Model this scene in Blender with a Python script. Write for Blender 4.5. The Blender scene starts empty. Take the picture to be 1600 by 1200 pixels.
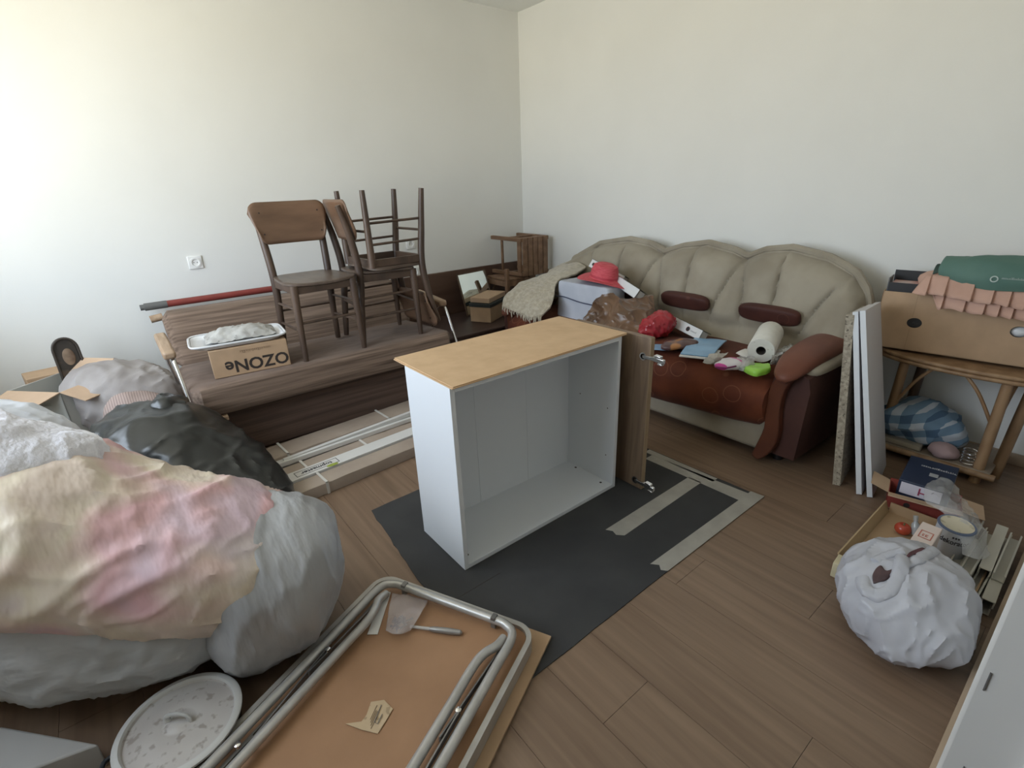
import bpy, bmesh, math, random
from mathutils import Vector as V, Matrix as M, noise
random.seed(7)
C = bpy.context.scene.collection
PI = math.pi

# ------------------------------------------------------------------ camera
sc = bpy.context.scene
cam = bpy.data.cameras.new('camera')
cam.sensor_width = 36.0
cam.lens = 17.66
cam.clip_start = 0.02
cam_ob = bpy.data.objects.new('camera', cam)
C.objects.link(cam_ob)
cam_ob.matrix_world = M(((0.7790, 0.2560, -0.5729, 0.0),
                         (-0.6260, 0.2669, -0.7328, 0.0),
                         (-0.0347, 0.9291, 0.3682, 1.35),
                         (0, 0, 0, 1)))
sc.camera = cam_ob
sc.view_settings.view_transform = 'Standard'
sc.view_settings.look = 'None'
sc.view_settings.gamma = 1.0
sc.view_settings.use_curve_mapping = False
sc.view_settings.exposure = 0.88
sc.cycles.max_bounces = 10
sc.cycles.diffuse_bounces = 7
sc.cycles.transparent_max_bounces = 12
sc.cycles.sample_clamp_indirect = 4.0

# ------------------------------------------------------------------ world: pale sky over a sunlit yard
SKY = 5.0   # daylight strength
world = bpy.data.worlds.new('world')
sc.world = world
world.use_nodes = True
wn, wl = world.node_tree.nodes, world.node_tree.links
wn.clear()
tc = wn.new('ShaderNodeTexCoord')
sx = wn.new('ShaderNodeSeparateXYZ')
ramp = wn.new('ShaderNodeValToRGB')
bg = wn.new('ShaderNodeBackground')
wo = wn.new('ShaderNodeOutputWorld')
mr = wn.new('ShaderNodeMapRange')
mr.inputs[1].default_value = -1
mr.inputs[2].default_value = 1
wl.new(tc.outputs['Generated'], sx.inputs[0])
wl.new(sx.outputs[2], mr.inputs[0])
wl.new(mr.outputs[0], ramp.inputs[0])
ramp.color_ramp.elements[0].position = 0.485
ramp.color_ramp.elements[0].color = (1.0, 0.95, 0.80, 1)
ramp.color_ramp.elements[1].position = 0.515
ramp.color_ramp.elements[1].color = (0.76, 0.87, 1.0, 1)
wl.new(ramp.outputs[0], bg.inputs[0])
bg.inputs[1].default_value = SKY
wl.new(bg.outputs[0], wo.inputs[0])
# window opening in the front wall (x = WX): a light portal only, gives no light of its own
WX, WY0, WY1, WZ0, WZ1 = -1.0, 1.05, 3.35, 0.85, 2.35
pl = bpy.data.lights.new('window_portal', 'AREA')
pl.shape = 'RECTANGLE'
pl.size = WZ1 - WZ0
pl.size_y = WY1 - WY0
pl.cycles.is_portal = True
po = bpy.data.objects.new('window_portal', pl)
C.objects.link(po)
po.location = (WX - 0.1, (WY0 + WY1) / 2, (WZ0 + WZ1) / 2)
po.rotation_euler = (0, -PI / 2, 0)


# ------------------------------------------------------------------ materials
MATS = {}


def mat(name, col, rough=0.6, col2=None, scale=6.0, stretch=(1, 1, 1), bump=0.0, bscale=80.0, bstretch=None,
        metal=0.0, alpha=1.0, sheen=0.0, spec=0.5, lo=0.35, hi=0.65, detail=4.0, distort=0.0, rnd=0.0, trans=0.0,
        bdist=0.002):
    if name in MATS:
        return MATS[name]
    m = bpy.data.materials.new(name)
    m.use_nodes = True
    n, l = m.node_tree.nodes, m.node_tree.links
    b = n['Principled BSDF']
    b.inputs['Roughness'].default_value = rough
    b.inputs['Metallic'].default_value = metal
    b.inputs['Alpha'].default_value = alpha
    b.inputs['Specular IOR Level'].default_value = spec
    if sheen:
        b.inputs['Sheen Weight'].default_value = sheen
        b.inputs['Sheen Roughness'].default_value = 0.5
    t = n.new('ShaderNodeTexCoord')
    src = None
    if col2 is not None:
        mp = n.new('ShaderNodeMapping')
        mp.inputs['Scale'].default_value = stretch
        l.new(t.outputs['Object'], mp.inputs[0])
        nz = n.new('ShaderNodeTexNoise')
        nz.inputs['Scale'].default_value = scale
        nz.inputs['Detail'].default_value = detail
        nz.inputs['Distortion'].default_value = distort
        l.new(mp.outputs[0], nz.inputs['Vector'])
        cr = n.new('ShaderNodeValToRGB')
        cr.color_ramp.elements[0].position = lo
        cr.color_ramp.elements[0].color = (*col, 1)
        cr.color_ramp.elements[1].position = hi
        cr.color_ramp.elements[1].color = (*col2, 1)
        l.new(nz.outputs[0], cr.inputs[0])
        src = cr.outputs[0]
    else:
        rg = n.new('ShaderNodeRGB')
        rg.outputs[0].default_value = (*col, 1)
        src = rg.outputs[0]
    if rnd:
        oi = n.new('ShaderNodeObjectInfo')
        r2 = n.new('ShaderNodeMapRange')
        r2.inputs[3].default_value = 1 - rnd
        r2.inputs[4].default_value = 1 + rnd
        l.new(oi.outputs['Random'], r2.inputs[0])
        hs = n.new('ShaderNodeHueSaturation')
        l.new(r2.outputs[0], hs.inputs['Value'])
        l.new(src, hs.inputs['Color'])
        src = hs.outputs[0]
    l.new(src, b.inputs['Base Color'])
    if bump:
        nb = n.new('ShaderNodeTexNoise')
        nb.inputs['Scale'].default_value = bscale
        nb.inputs['Detail'].default_value = 3
        if bstretch:
            mp2 = n.new('ShaderNodeMapping')
            mp2.inputs['Scale'].default_value = bstretch
            l.new(t.outputs['Object'], mp2.inputs[0])
            l.new(mp2.outputs[0], nb.inputs['Vector'])
        else:
            l.new(t.outputs['Object'], nb.inputs['Vector'])
        bp = n.new('ShaderNodeBump')
        bp.inputs['Strength'].default_value = bump
        bp.inputs['Distance'].default_value = bdist
        l.new(nb.outputs[0], bp.inputs['Height'])
        l.new(bp.outputs[0], b.inputs['Normal'])
    if trans:                       # thin translucent plastic: part of the light goes through
        tb = n.new('ShaderNodeBsdfTranslucent')
        l.new(src, tb.inputs[0])
        mx = n.new('ShaderNodeMixShader')
        mx.inputs[0].default_value = trans
        l.new(b.outputs[0], mx.inputs[1])
        l.new(tb.outputs[0], mx.inputs[2])
        l.new(mx.outputs[0], n['Material Output'].inputs[0])
    MATS[name] = m
    return m


def nodes_of(m):
    return m.node_tree.nodes, m.node_tree.links, m.node_tree.nodes['Principled BSDF']


def overlay(m, kind, col, scale, lo, hi, stretch=(1, 1, 1), fac=1.0):
    """mix a second colour over the base colour: 'noise' patches, 'voronoi' spots, 'rings' swirls, 'wave' stripes"""
    n, l, b = nodes_of(m)
    old = b.inputs['Base Color'].links[0].from_socket
    t = n.new('ShaderNodeTexCoord')
    mp = n.new('ShaderNodeMapping')
    mp.inputs['Scale'].default_value = stretch
    l.new(t.outputs['Object'], mp.inputs[0])
    if kind == 'noise':
        x = n.new('ShaderNodeTexNoise')
        x.inputs['Scale'].default_value = scale
        o = x.outputs[0]
    elif kind in ('voronoi', 'rings'):
        x = n.new('ShaderNodeTexVoronoi')
        x.inputs['Scale'].default_value = scale
        o = x.outputs['Distance']
    else:
        x = n.new('ShaderNodeTexWave')
        x.inputs['Scale'].default_value = scale
        x.inputs['Distortion'].default_value = 1.0
        o = x.outputs[0]
    l.new(mp.outputs[0], x.inputs['Vector'])
    cr = n.new('ShaderNodeValToRGB')
    e = cr.color_ramp.elements
    if kind == 'rings':
        e[0].position = lo
        e[0].color = (0, 0, 0, 1)
        e[1].position = (lo + hi) / 2
        e[1].color = (1, 1, 1, 1)
        z = e.new(hi)
        z.color = (0, 0, 0, 1)
    else:
        e[0].position = lo
        e[0].color = (0, 0, 0, 1) if kind != 'voronoi' else (1, 1, 1, 1)
        e[1].position = hi
        e[1].color = (1, 1, 1, 1) if kind != 'voronoi' else (0, 0, 0, 1)
    l.new(o, cr.inputs[0])
    ml = n.new('ShaderNodeMath')
    ml.operation = 'MULTIPLY'
    ml.inputs[1].default_value = fac
    l.new(cr.outputs[0], ml.inputs[0])
    mx = n.new('ShaderNodeMix')
    mx.data_type = 'RGBA'
    l.new(ml.outputs[0], mx.inputs[0])
    l.new(old, mx.inputs[6])
    mx.inputs[7].default_value = (*col, 1)
    l.new(mx.outputs[2], b.inputs['Base Color'])
    return m


# ------------------------------------------------------------------ geometry helpers
class G:
    def __init__(self):
        self.b = bmesh.new()

    def face(self, pts):
        vs = [self.b.verts.new(V(p)) for p in pts]
        return self.b.faces.new(vs)

    def obox(self, o, a, b, c):
        """box from a corner and its three edge vectors"""
        o, a, b, c = V(o), V(a), V(b), V(c)
        v = [self.b.verts.new(o + a * i + b * j + c * k) for k in (0, 1) for j in (0, 1) for i in (0, 1)]
        for f in ((0, 2, 3, 1), (4, 5, 7, 6), (0, 1, 5, 4), (2, 6, 7, 3), (0, 4, 6, 2), (1, 3, 7, 5)):
            self.b.faces.new([v[i] for i in f])
        return self

    def box(self, x0, x1, y0, y1, z0, z1):
        return self.obox((x0, y0, z0), (x1 - x0, 0, 0), (0, y1 - y0, 0), (0, 0, z1 - z0))

    def beam(self, p0, p1, w, h, up=(0, 0, 1)):
        """square bar from p0 to p1, w wide and h high"""
        p0, p1 = V(p0), V(p1)
        d = p1 - p0
        s = d.cross(V(up))
        if s.length < 1e-6:
            s = d.cross(V((1, 0, 0)))
        s.normalize()
        u = s.cross(d).normalized()
        return self.obox(p0 - s * w / 2 - u * h / 2, d, s * w, u * h)

    def tube(self, pts, r, n=10, caps=True, flat=None):
        pts = [V(p) for p in pts]
        rs = r if isinstance(r, (list, tuple)) else [r] * len(pts)
        rings = []
        ref = None
        for i, p in enumerate(pts):
            t = (pts[min(i + 1, len(pts) - 1)] - pts[max(i - 1, 0)]).normalized()
            if ref is None:
                ref = V((0, 0, 1)) if abs(t.z) < 0.9 else V((0, 1, 0))
            s = t.cross(ref)
            s.normalize()
            u = s.cross(t).normalized()
            ref = u
            k = flat or 1.0
            rings.append([self.b.verts.new(p + (s * math.cos(2 * PI * j / n) + u * k * math.sin(2 * PI * j / n)) * rs[i])
                          for j in range(n)])
        for a, b in zip(rings, rings[1:]):
            for j in range(n):
                self.b.faces.new((a[j], a[(j + 1) % n], b[(j + 1) % n], b[j]))
        if caps:
            self.b.faces.new(rings[0][::-1])
            self.b.faces.new(rings[-1])
        return self

    def lathe(self, prof, c=(0, 0, 0), n=28, mtx=None):
        c = V(c)
        rings = []
        loop = tuple(prof[0]) == tuple(prof[-1])
        for r, z in (prof[:-1] if loop else prof):
            ring = []
            for j in range(n):
                a = 2 * PI * j / n
                p = V((max(r, 1e-4) * math.cos(a), max(r, 1e-4) * math.sin(a), z))
                if mtx:
                    p = mtx @ p
                ring.append(self.b.verts.new(c + p))
            rings.append(ring)
        for a, b in zip(rings, rings[1:]):
            for j in range(n):
                self.b.faces.new((a[j], a[(j + 1) % n], b[(j + 1) % n], b[j]))
        if loop:
            for j in range(n):
                self.b.faces.new((rings[-1][j], rings[-1][(j + 1) % n], rings[0][(j + 1) % n], rings[0][j]))
            return self
        self.b.faces.new(rings[0][::-1])
        self.b.faces.new(rings[-1])
        return self

    def prism(self, pts, off):
        off = V(off)
        lo = [self.b.verts.new(V(p)) for p in pts]
        hi = [self.b.verts.new(V(p) + off) for p in pts]
        k = len(pts)
        self.b.faces.new(lo[::-1])
        self.b.faces.new(hi)
        for i in range(k):
            self.b.faces.new((lo[i], lo[(i + 1) % k], hi[(i + 1) % k], hi[i]))
        return self

    def grid(self, P, closed=False):
        vs = [[self.b.verts.new(p) for p in row] for row in P]
        for a, b in zip(vs, vs[1:]):
            k = len(a)
            for j in range(k if closed else k - 1):
                self.b.faces.new((a[j], a[(j + 1) % k], b[(j + 1) % k], b[j]))
        return vs

    def sheet(self, ctrl, nu=30, nv=30, amp=0.0, freq=8.0, stretch=(1, 1, 1), seed=0, ridge=0.0, zmin=None):
        """smooth cloth through a grid of control points, with wrinkles"""
        P = interp(ctrl, nu, nv)
        vs = self.grid(P)
        self.wrinkle(amp, freq, stretch, seed, ridge, zmin)
        return vs

    def lump(self, path, nu=36, nv=36, amp=0.02, freq=6, stretch=(1, 1, 1), seed=0, ridge=0.0, zmin=None, power=2.3):
        """bag-like body: path = [(point, rx, rz)], rx across, rz up"""
        pts = [V(p[0]) for p in path]
        rows = []
        for i in range(nu + 1):
            t = i / nu * (len(path) - 1)
            c = cr1([V(p[0]) for p in path], t)
            rr = cr1([V((p[1], p[2], 0)) for p in path], t)
            d = cr1(pts, min(t + 0.05, len(path) - 1)) - cr1(pts, max(t - 0.05, 0))
            d.normalize()
            s = d.cross(V((0, 0, 1)))
            if s.length < 0.2:
                s = V((1, 0, 0))
            s.normalize()
            u = s.cross(d).normalized()
            row = []
            for j in range(nv):
                a = 2 * PI * j / nv
                ca, sa = math.cos(a), math.sin(a)
                k = (abs(ca) ** power + abs(sa) ** power) ** (-1 / power)
                row.append(c + s * ca * k * max(rr.x, 0.004) + u * sa * k * max(rr.y, 0.004))
            rows.append(row)
        vs = self.grid(rows, closed=True)
        self.b.faces.new(vs[0][::-1])
        self.b.faces.new(vs[-1])
        self.wrinkle(amp, freq, stretch, seed, ridge, zmin)
        return self

    def wrinkle(self, amp, freq, stretch=(1, 1, 1), seed=0, ridge=0.0, zmin=None):
        bmesh.ops.recalc_face_normals(self.b, faces=self.b.faces[:])
        self.b.normal_update()
        sg = 1.0
        if any(e.is_boundary for e in self.b.edges) and sum(v.normal.z for v in self.b.verts) < 0:
            sg = -1.0
        s = V(stretch)
        off = V((seed * 3.7, seed * 1.3, seed * 5.1))
        mv = []
        for v in self.b.verts:
            q = V((v.co.x * s.x, v.co.y * s.y, v.co.z * s.z)) * freq + off
            h = amp * (noise.noise(q) + 0.5 * noise.noise(q * 2.1))
            if ridge:
                w = noise.noise(q * 1.7 + V((9, 9, 9)))
                w2 = noise.noise(q * 3.6 + V((2, 7, 4)))
                h += ridge * (max(0.0, 1 - abs(w) * 3.5) ** 1.6 + 0.55 * max(0.0, 1 - abs(w2) * 3.5) ** 1.6)
            mv.append(v.co + v.normal * h * sg)
        for v, c in zip(self.b.verts, mv):
            v.co = c
            if zmin is not None and v.co.z < zmin:
                v.co.z = zmin
        return self

    def ellipsoid(self, c, r, rot=None, nu=14, nv=20, power=2.0):
        c = V(c)
        rows = []
        for i in range(nu + 1):
            th = -PI / 2 + PI * i / nu
            row = []
            for j in range(nv):
                a = 2 * PI * j / nv
                ct, st = math.cos(th), math.sin(th)
                e = 2.0 / power
                f = lambda x: math.copysign(abs(x) ** e, x)
                p = V((r[0] * f(max(ct, 1e-3)) * f(math.cos(a)), r[1] * f(max(ct, 1e-3)) * f(math.sin(a)), r[2] * f(st)))
                if rot:
                    p = rot @ p
                row.append(c + p)
            rows.append(row)
        vs = self.grid(rows, closed=True)
        self.b.faces.new(vs[0][::-1])
        self.b.faces.new(vs[-1])
        return self


def cr1(P, t):
    k = len(P)
    i = min(int(t), k - 2)
    f = t - i
    a, b, c, d = P[max(i - 1, 0)], P[i], P[i + 1], P[min(i + 2, k - 1)]
    return 0.5 * ((2 * b) + (c - a) * f + (2 * a - 5 * b + 4 * c - d) * f * f + (3 * b - a - 3 * c + d) * f ** 3)


def interp(ctrl, nu, nv):
    ctrl = [[V(p) for p in r] for r in ctrl]
    rows = []
    for r in ctrl:
        rows.append([cr1(r, j / nv * (len(r) - 1)) for j in range(nv + 1)])
    out = []
    for i in range(nu + 1):
        t = i / nu * (len(rows) - 1)
        out.append([cr1([r[j] for r in rows], t) for j in range(nv + 1)])
    return out


def smooth(pts, n=6):
    P = [V(p) for p in pts]
    k = (len(P) - 1) * n
    return [cr1(P, i / n) for i in range(k)] + [P[-1]]


def link(name, g, m, parent=None, world=False, bev=0.0, solid=0.0, sub=0, flat=False, label=None, angle=0.7):
    me = bpy.data.meshes.new(name)
    bmesh.ops.recalc_face_normals(g.b, faces=g.b.faces[:])
    g.b.to_mesh(me)
    g.b.free()
    me.materials.append(m)
    if not flat:
        me.shade_smooth()
        me.set_sharp_from_angle(angle=angle)
    o = bpy.data.objects.new(name, me)
    C.objects.link(o)
    if parent is not None:
        o.parent = parent
        if world:
            me.transform(base(parent).inverted())
    if bev:
        md = o.modifiers.new('bevel', 'BEVEL')
        md.width = bev
        md.segments = 2
        md.limit_method = 'ANGLE'
        md.angle_limit = 0.7
    if sub:
        md = o.modifiers.new('subdivision', 'SUBSURF')
        md.levels = md.render_levels = sub
    if solid:
        md = o.modifiers.new('solidify', 'SOLIDIFY')
        md.thickness = solid
        md.offset = 0
    if label:
        o['label'] = label
    return o


def base(o):
    m = o.matrix_basis.copy()
    while o.parent:
        o = o.parent
        m = o.matrix_basis @ m
    return m


def tag(o, label, cat, group=None):
    o['label'] = label
    o['category'] = cat
    if group:
        o['group'] = group
    return o


def thing(name, label, cat, loc=(0, 0, 0), rot=(0, 0, 0), group=None):
    o = bpy.data.objects.new(name, None)
    o.empty_display_size = 0.1
    C.objects.link(o)
    o.location = loc
    o.rotation_euler = rot
    return tag(o, label, cat, group)


def struct(name, g, m, parent=None, **k):
    o = link(name, g, m, parent, **k)
    if parent is None:
        o['kind'] = 'structure'
    return o


def copy_tree(o, parent=None):
    c = o.copy()
    C.objects.link(c)
    c.parent = parent
    for ch in list(o.children):
        copy_tree(ch, c)
    return c


def lettering(name, body, size, mtx, m, parent, extrude=0.0004, align='CENTER', squeeze=1.0, bold=0.0):
    cu = bpy.data.curves.new(name, 'FONT')
    cu.body = body
    cu.size = size
    cu.align_x = align
    cu.align_y = 'CENTER'
    cu.extrude = extrude
    cu.materials.append(m)
    cu.offset = bold
    cu.resolution_u = 3
    tmp = bpy.data.objects.new(name, cu)
    C.objects.link(tmp)
    me = bpy.data.meshes.new_from_object(tmp.evaluated_get(bpy.context.evaluated_depsgraph_get()))
    bpy.data.objects.remove(tmp)
    me.name = name
    o = bpy.data.objects.new(name, me)
    C.objects.link(o)
    o.parent = parent
    o.matrix_basis = base(parent).inverted() @ mtx @ M.Diagonal((squeeze, 1, 1, 1))
    return o


def scribble(name, w, h, mtx, m, parent, seed=1):
    """a line of print too small to read: short bars of uneven height"""
    rnd = random.Random(seed)
    inv = base(parent).inverted() @ mtx
    g = G()
    x = -w / 2
    while x < w / 2:
        bw = h * rnd.uniform(0.25, 0.6)
        hh = h * rnd.choice((0.65, 0.65, 1.0))
        g.box(x, x + bw, -h / 2, -h / 2 + hh * 0.28, 0, 0.0005)
        g.box(x, x + bw * 0.4, -h / 2, -h / 2 + hh, 0, 0.0005)
        if rnd.random() < 0.6:
            g.box(x, x + bw, -h / 2 + hh * 0.75, -h / 2 + hh, 0, 0.0005)
        x += bw + h * 0.16
    for v in g.b.verts:
        v.co = inv @ v.co
    return link(name, g, m, parent, flat=True)


def frame(o, x, y):
    """matrix at o with local x and y along the given directions"""
    x = V(x).normalized()
    z = x.cross(V(y)).normalized()
    y = z.cross(x)
    o = V(o)
    return M(((x.x, y.x, z.x, o.x), (x.y, y.y, z.y, o.y), (x.z, y.z, z.z, o.z), (0, 0, 0, 1)))


# palette
WALL = mat('wall_paint', (0.775, 0.775, 0.745), 0.9, (0.75, 0.75, 0.72), scale=2.0, bump=0.15, bscale=120)
CEIL = mat('ceiling_paint', (0.78, 0.79, 0.77), 0.9)
PLANK = mat('laminate', (0.165, 0.105, 0.068), 0.42, (0.240, 0.163, 0.108), scale=5, stretch=(6, 0.30, 1), lo=0.3, hi=0.7,
            detail=7, distort=0.5, rnd=0.05, bump=0.1, bscale=40, bstretch=(8, 0.5, 1))
overlay(PLANK, 'noise', (0.12, 0.08, 0.05), 2.6, 0.64, 0.78, (4, 0.6, 1), 0.5)
WHITE = mat('white_paint', (0.78, 0.78, 0.77), 0.55)
WHITEMEL = mat('white_melamine', (0.68, 0.705, 0.735), 0.35)  # mild blue tint puts the window's skylight into the white
CHROME = mat('chrome', (0.72, 0.72, 0.72), 0.18, metal=1.0)
STEEL = mat('steel_tube', (0.42, 0.41, 0.39), 0.36, (0.50, 0.49, 0.47), scale=20, metal=0.45)
BLACK = mat('black_plastic', (0.02, 0.02, 0.022), 0.5)
CARD = mat('cardboard', (0.40, 0.27, 0.165), 0.8, (0.46, 0.31, 0.19), scale=9, bump=0.1, bscale=60)
CARDIN = mat('cardboard_inside', (0.44, 0.31, 0.21), 0.85, (0.48, 0.34, 0.23), scale=9)
HARD = mat('hardboard', (0.52, 0.345, 0.195), 0.6, (0.58, 0.395, 0.23), scale=14, bump=0.08, bscale=200)
DARKWOOD = mat('dark_stained_wood', (0.052, 0.033, 0.024), 0.42, (0.105, 0.066, 0.044), scale=9, stretch=(1, 1, 0.25),
               bump=0.15, bscale=60, detail=5)
PLYBACK = mat('plywood_back', (0.13, 0.075, 0.045), 0.4, (0.20, 0.115, 0.07), scale=5, stretch=(0.5, 2, 2), detail=5)
DARKPRINT = mat('dark_print', (0.03, 0.022, 0.018), 0.7)
WINE = mat('wine_velour', (0.080, 0.019, 0.009), 0.7, (0.150, 0.040, 0.016), scale=5, spec=0.25, sheen=0.04, bump=0.2, bscale=140)
overlay(WINE, 'rings', (0.30, 0.12, 0.065), 7.0, 0.27, 0.32, (1, 1, 1), 0.45)
WINED = mat('dark_wine_velour', (0.050, 0.016, 0.012), 0.6, (0.080, 0.026, 0.018), scale=6, sheen=0.04, spec=0.25, bump=0.2, bscale=140)
overlay(WINED, 'rings', (0.17, 0.07, 0.05), 8.0, 0.22, 0.27, (1, 1, 1), 0.45)
VELOUR = mat('beige_velour', (0.25, 0.215, 0.16), 0.8, (0.345, 0.305, 0.235), scale=4, sheen=0.12, bump=0.2, bscale=160)


# ------------------------------------------------------------------ the room
RX, RY, RZ = 3.215, 3.85, 2.68


def bx(*a):
    return G().box(*a)


fl = struct('floor', bx(WX - 0.2, RX + 0.1, -1.3, RY + 0.1, -0.12, -0.009), mat('screed', (0.12, 0.10, 0.08), 0.9))
k = 0
px = WX
while px < RX - 0.01:
    w = min(0.192, RX - px)
    y = -1.2 - (k * 0.37) % 1.28
    while y < RY:
        a, b = max(y, -1.2), min(y + 1.28, RY)
        if b - a > 0.05:
            link('plank', bx(px + 0.0006, px + w - 0.0006, a + 0.0006, b - 0.0006, -0.010, 0.0), PLANK, fl, flat=True)
        y += 1.28
    px += 0.192
    k += 1
struct('wall_left', bx(WX - 0.2, RX + 0.1, RY, RY + 0.1, -0.1, RZ), WALL, flat=True)
struct('wall_back', bx(RX, RX + 0.1, -0.2, RY, -0.1, RZ), WALL, flat=True)
g = G()
g.box(WX - 0.2, WX, -0.2, WY0, -0.1, RZ)
g.box(WX - 0.2, WX, WY1, RY, -0.1, RZ)
g.box(WX - 0.2, WX, WY0, WY1, -0.1, WZ0)
g.box(WX - 0.2, WX, WY0, WY1, WZ1, RZ)
struct('wall_front', g, WALL, flat=True)
g = G()
g.box(WX, -0.38, -0.2, -0.008, 0, RZ)
g.box(0.66, RX, -0.2, -0.008, 0, RZ)
g.box(-0.38, 0.66, -0.2, -0.008, 2.08, RZ)
struct('wall_right', g, WALL, flat=True)
g = G()
g.box(-0.9, 1.2, -1.3, -1.2, 0, RZ)
g.box(-1.0, -0.9, -1.3, -0.2, 0, RZ)
g.box(1.2, 1.3, -1.3, -0.2, 0, RZ)
struct('wall_hallway', g, WALL, flat=True)  # unseen hallway walls, added so no outside light leaks through the doorway
struct('ceiling', bx(WX - 0.2, RX + 0.1, -1.3, RY + 0.1, RZ, RZ + 0.1), CEIL, flat=True)
g = G()
w1 = struct('window_1', G().box(WX - 0.15, WX - 0.08, WY0, WY0 + 0.06, WZ0, WZ1).box(WX - 0.15, WX - 0.08, WY1 - 0.06, WY1, WZ0, WZ1)
            .box(WX - 0.15, WX - 0.08, WY0, WY1, WZ0, WZ0 + 0.06).box(WX - 0.15, WX - 0.08, WY0, WY1, WZ1 - 0.06, WZ1)
            .box(WX - 0.15, WX - 0.08, (WY0 + WY1) / 2 - 0.04, (WY0 + WY1) / 2 + 0.04, WZ0, WZ1), WHITE, flat=True)
link('window_sill', bx(WX - 0.08, WX + 0.12, WY0 - 0.05, WY1 + 0.05, WZ0 - 0.03, WZ0), WHITE, w1, flat=True)
struct('baseboard_right', bx(0.75, RX, -0.008, 0.010, 0, 0.055), mat('skirting', (0.36, 0.27, 0.19), 0.5, (0.42, 0.32, 0.23), scale=5, stretch=(0.6, 4, 4)), flat=True)
struct('baseboard_back', bx(RX - 0.015, RX, 0.01, RY, 0, 0.055), MATS['skirting'], flat=True)
OLDWHITE = overlay(mat('old_white_paint', (0.55, 0.54, 0.52), 0.5, (0.50, 0.49, 0.47), scale=3, stretch=(1, 1, 0.3)),
                   'noise', (0.36, 0.34, 0.32), 11, 0.70, 0.78, (1, 1, 0.25), 0.5)
d1 = struct('door_1', bx(0.60, 0.665, -0.22, 0.0, 0, 2.08), OLDWHITE, bev=0.004)
link('door_frame', bx(-0.385, -0.33, -0.22, 0.0, 0, 2.08), OLDWHITE, d1, bev=0.004)
link('door_head', bx(-0.33, 0.60, -0.22, 0.0, 2.03, 2.08), OLDWHITE, d1, bev=0.004)
link('door_stop', bx(0.588, 0.602, -0.22, -0.055, 0, 2.03), OLDWHITE, d1, bev=0.003)
SCUFF = mat('scuff_mark', (0.10, 0.095, 0.09), 0.8)
for z0, z1, y in ((0.845, 0.870, -0.010), (0.70, 0.735, -0.020), (0.66, 0.695, -0.022), (0.63, 0.638, -0.023)):
    link('scuff', bx(0.5985, 0.601, y, y + 0.0014, z0, z1), SCUFF, d1, flat=True)

SOCK = mat('socket_plastic', (0.80, 0.80, 0.78), 0.3)
SOCKD = mat('socket_dark', (0.05, 0.05, 0.05), 0.6)


def socket(x, z, label):
    t = thing('wall_socket', label, 'socket', (x, RY, z))
    link('plate', bx(-0.041, 0.041, -0.010, 0, -0.041, 0.041), SOCK, t, bev=0.005)
    rim = M.Rotation(PI / 2, 4, 'X')
    link('insert', G().lathe([(0.030, 0.0102), (0.030, 0.0165), (0.021, 0.0165), (0.0195, 0.0112), (0.001, 0.0112)], n=24, mtx=rim), SOCK, t)
    for s in (-0.0095, 0.0095):
        link('pin_hole', G().lathe([(0.0028, 0.0105), (0.0028, 0.0118)], (s, 0, 0), 8, rim), SOCKD, t)


socket(0.463, 0.958, 'white wall socket by itself on the bright left wall above the sofa bed')
socket(2.005, 0.929, 'upper small white socket on the wall seen through the stacked chair legs')
socket(2.018, 0.700, 'lower white socket on the wall just above the brown board behind the chairs')

# ------------------------------------------------------------------ dark mat with masking tape
MATT = mat('dark_felt', (0.032, 0.032, 0.033), 0.9, (0.044, 0.044, 0.044), scale=4, bump=0.1, bscale=300)
random.seed(3)
edge = []
cor = [(0.640, 0.812), (2.045, 0.822), (2.035, 1.42), (1.98, 1.93), (0.66, 1.915), (0.606, 1.35)]
for (ax, ay), (bx_, by) in zip(cor, cor[1:] + cor[:1]):
    nseg = 14
    for i in range(nseg):
        f = i / nseg
        j = 0.004 if ax < 0.7 and bx_ < 0.7 else 0.0015
        edge.append((ax + (bx_ - ax) * f + random.uniform(-j, j), ay + (by - ay) * f + random.uniform(-j, j), 0.0003))
mt = tag(link('floor_mat', G().prism(edge, (0, 0, 0.0032)), MATT, flat=True), 'dark grey felt sheet with masking tape strips under the open white cabinet', 'mat')
TAPE = mat('masking_tape', (0.30, 0.285, 0.25), 0.7, (0.36, 0.34, 0.30), scale=12)


def tape(pts):
    link('tape_strip', G().prism([(x, y, 0.0036) for x, y in pts], (0, 0, 0.0012)), TAPE, mt, flat=True)


tape([(1.345, 1.125), (1.36, 1.10), (1.352, 1.075), (1.375, 1.05), (1.95, 1.062), (1.945, 1.128)])
tape([(1.317, 0.880), (1.338, 0.855), (1.320, 0.835), (1.335, 0.815), (2.055, 0.812), (2.05, 0.872)])
tape([(1.945, 0.872), (2.025, 0.872), (1.990, 1.375), (1.935, 1.375)])
tape([(1.995, 1.03), (2.035, 1.03), (2.030, 1.42), (1.992, 1.42)])
link('seam', bx(0.62, 0.86, 1.215, 1.217, 0.0034, 0.0042), DARKPRINT, mt, flat=True)

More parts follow.
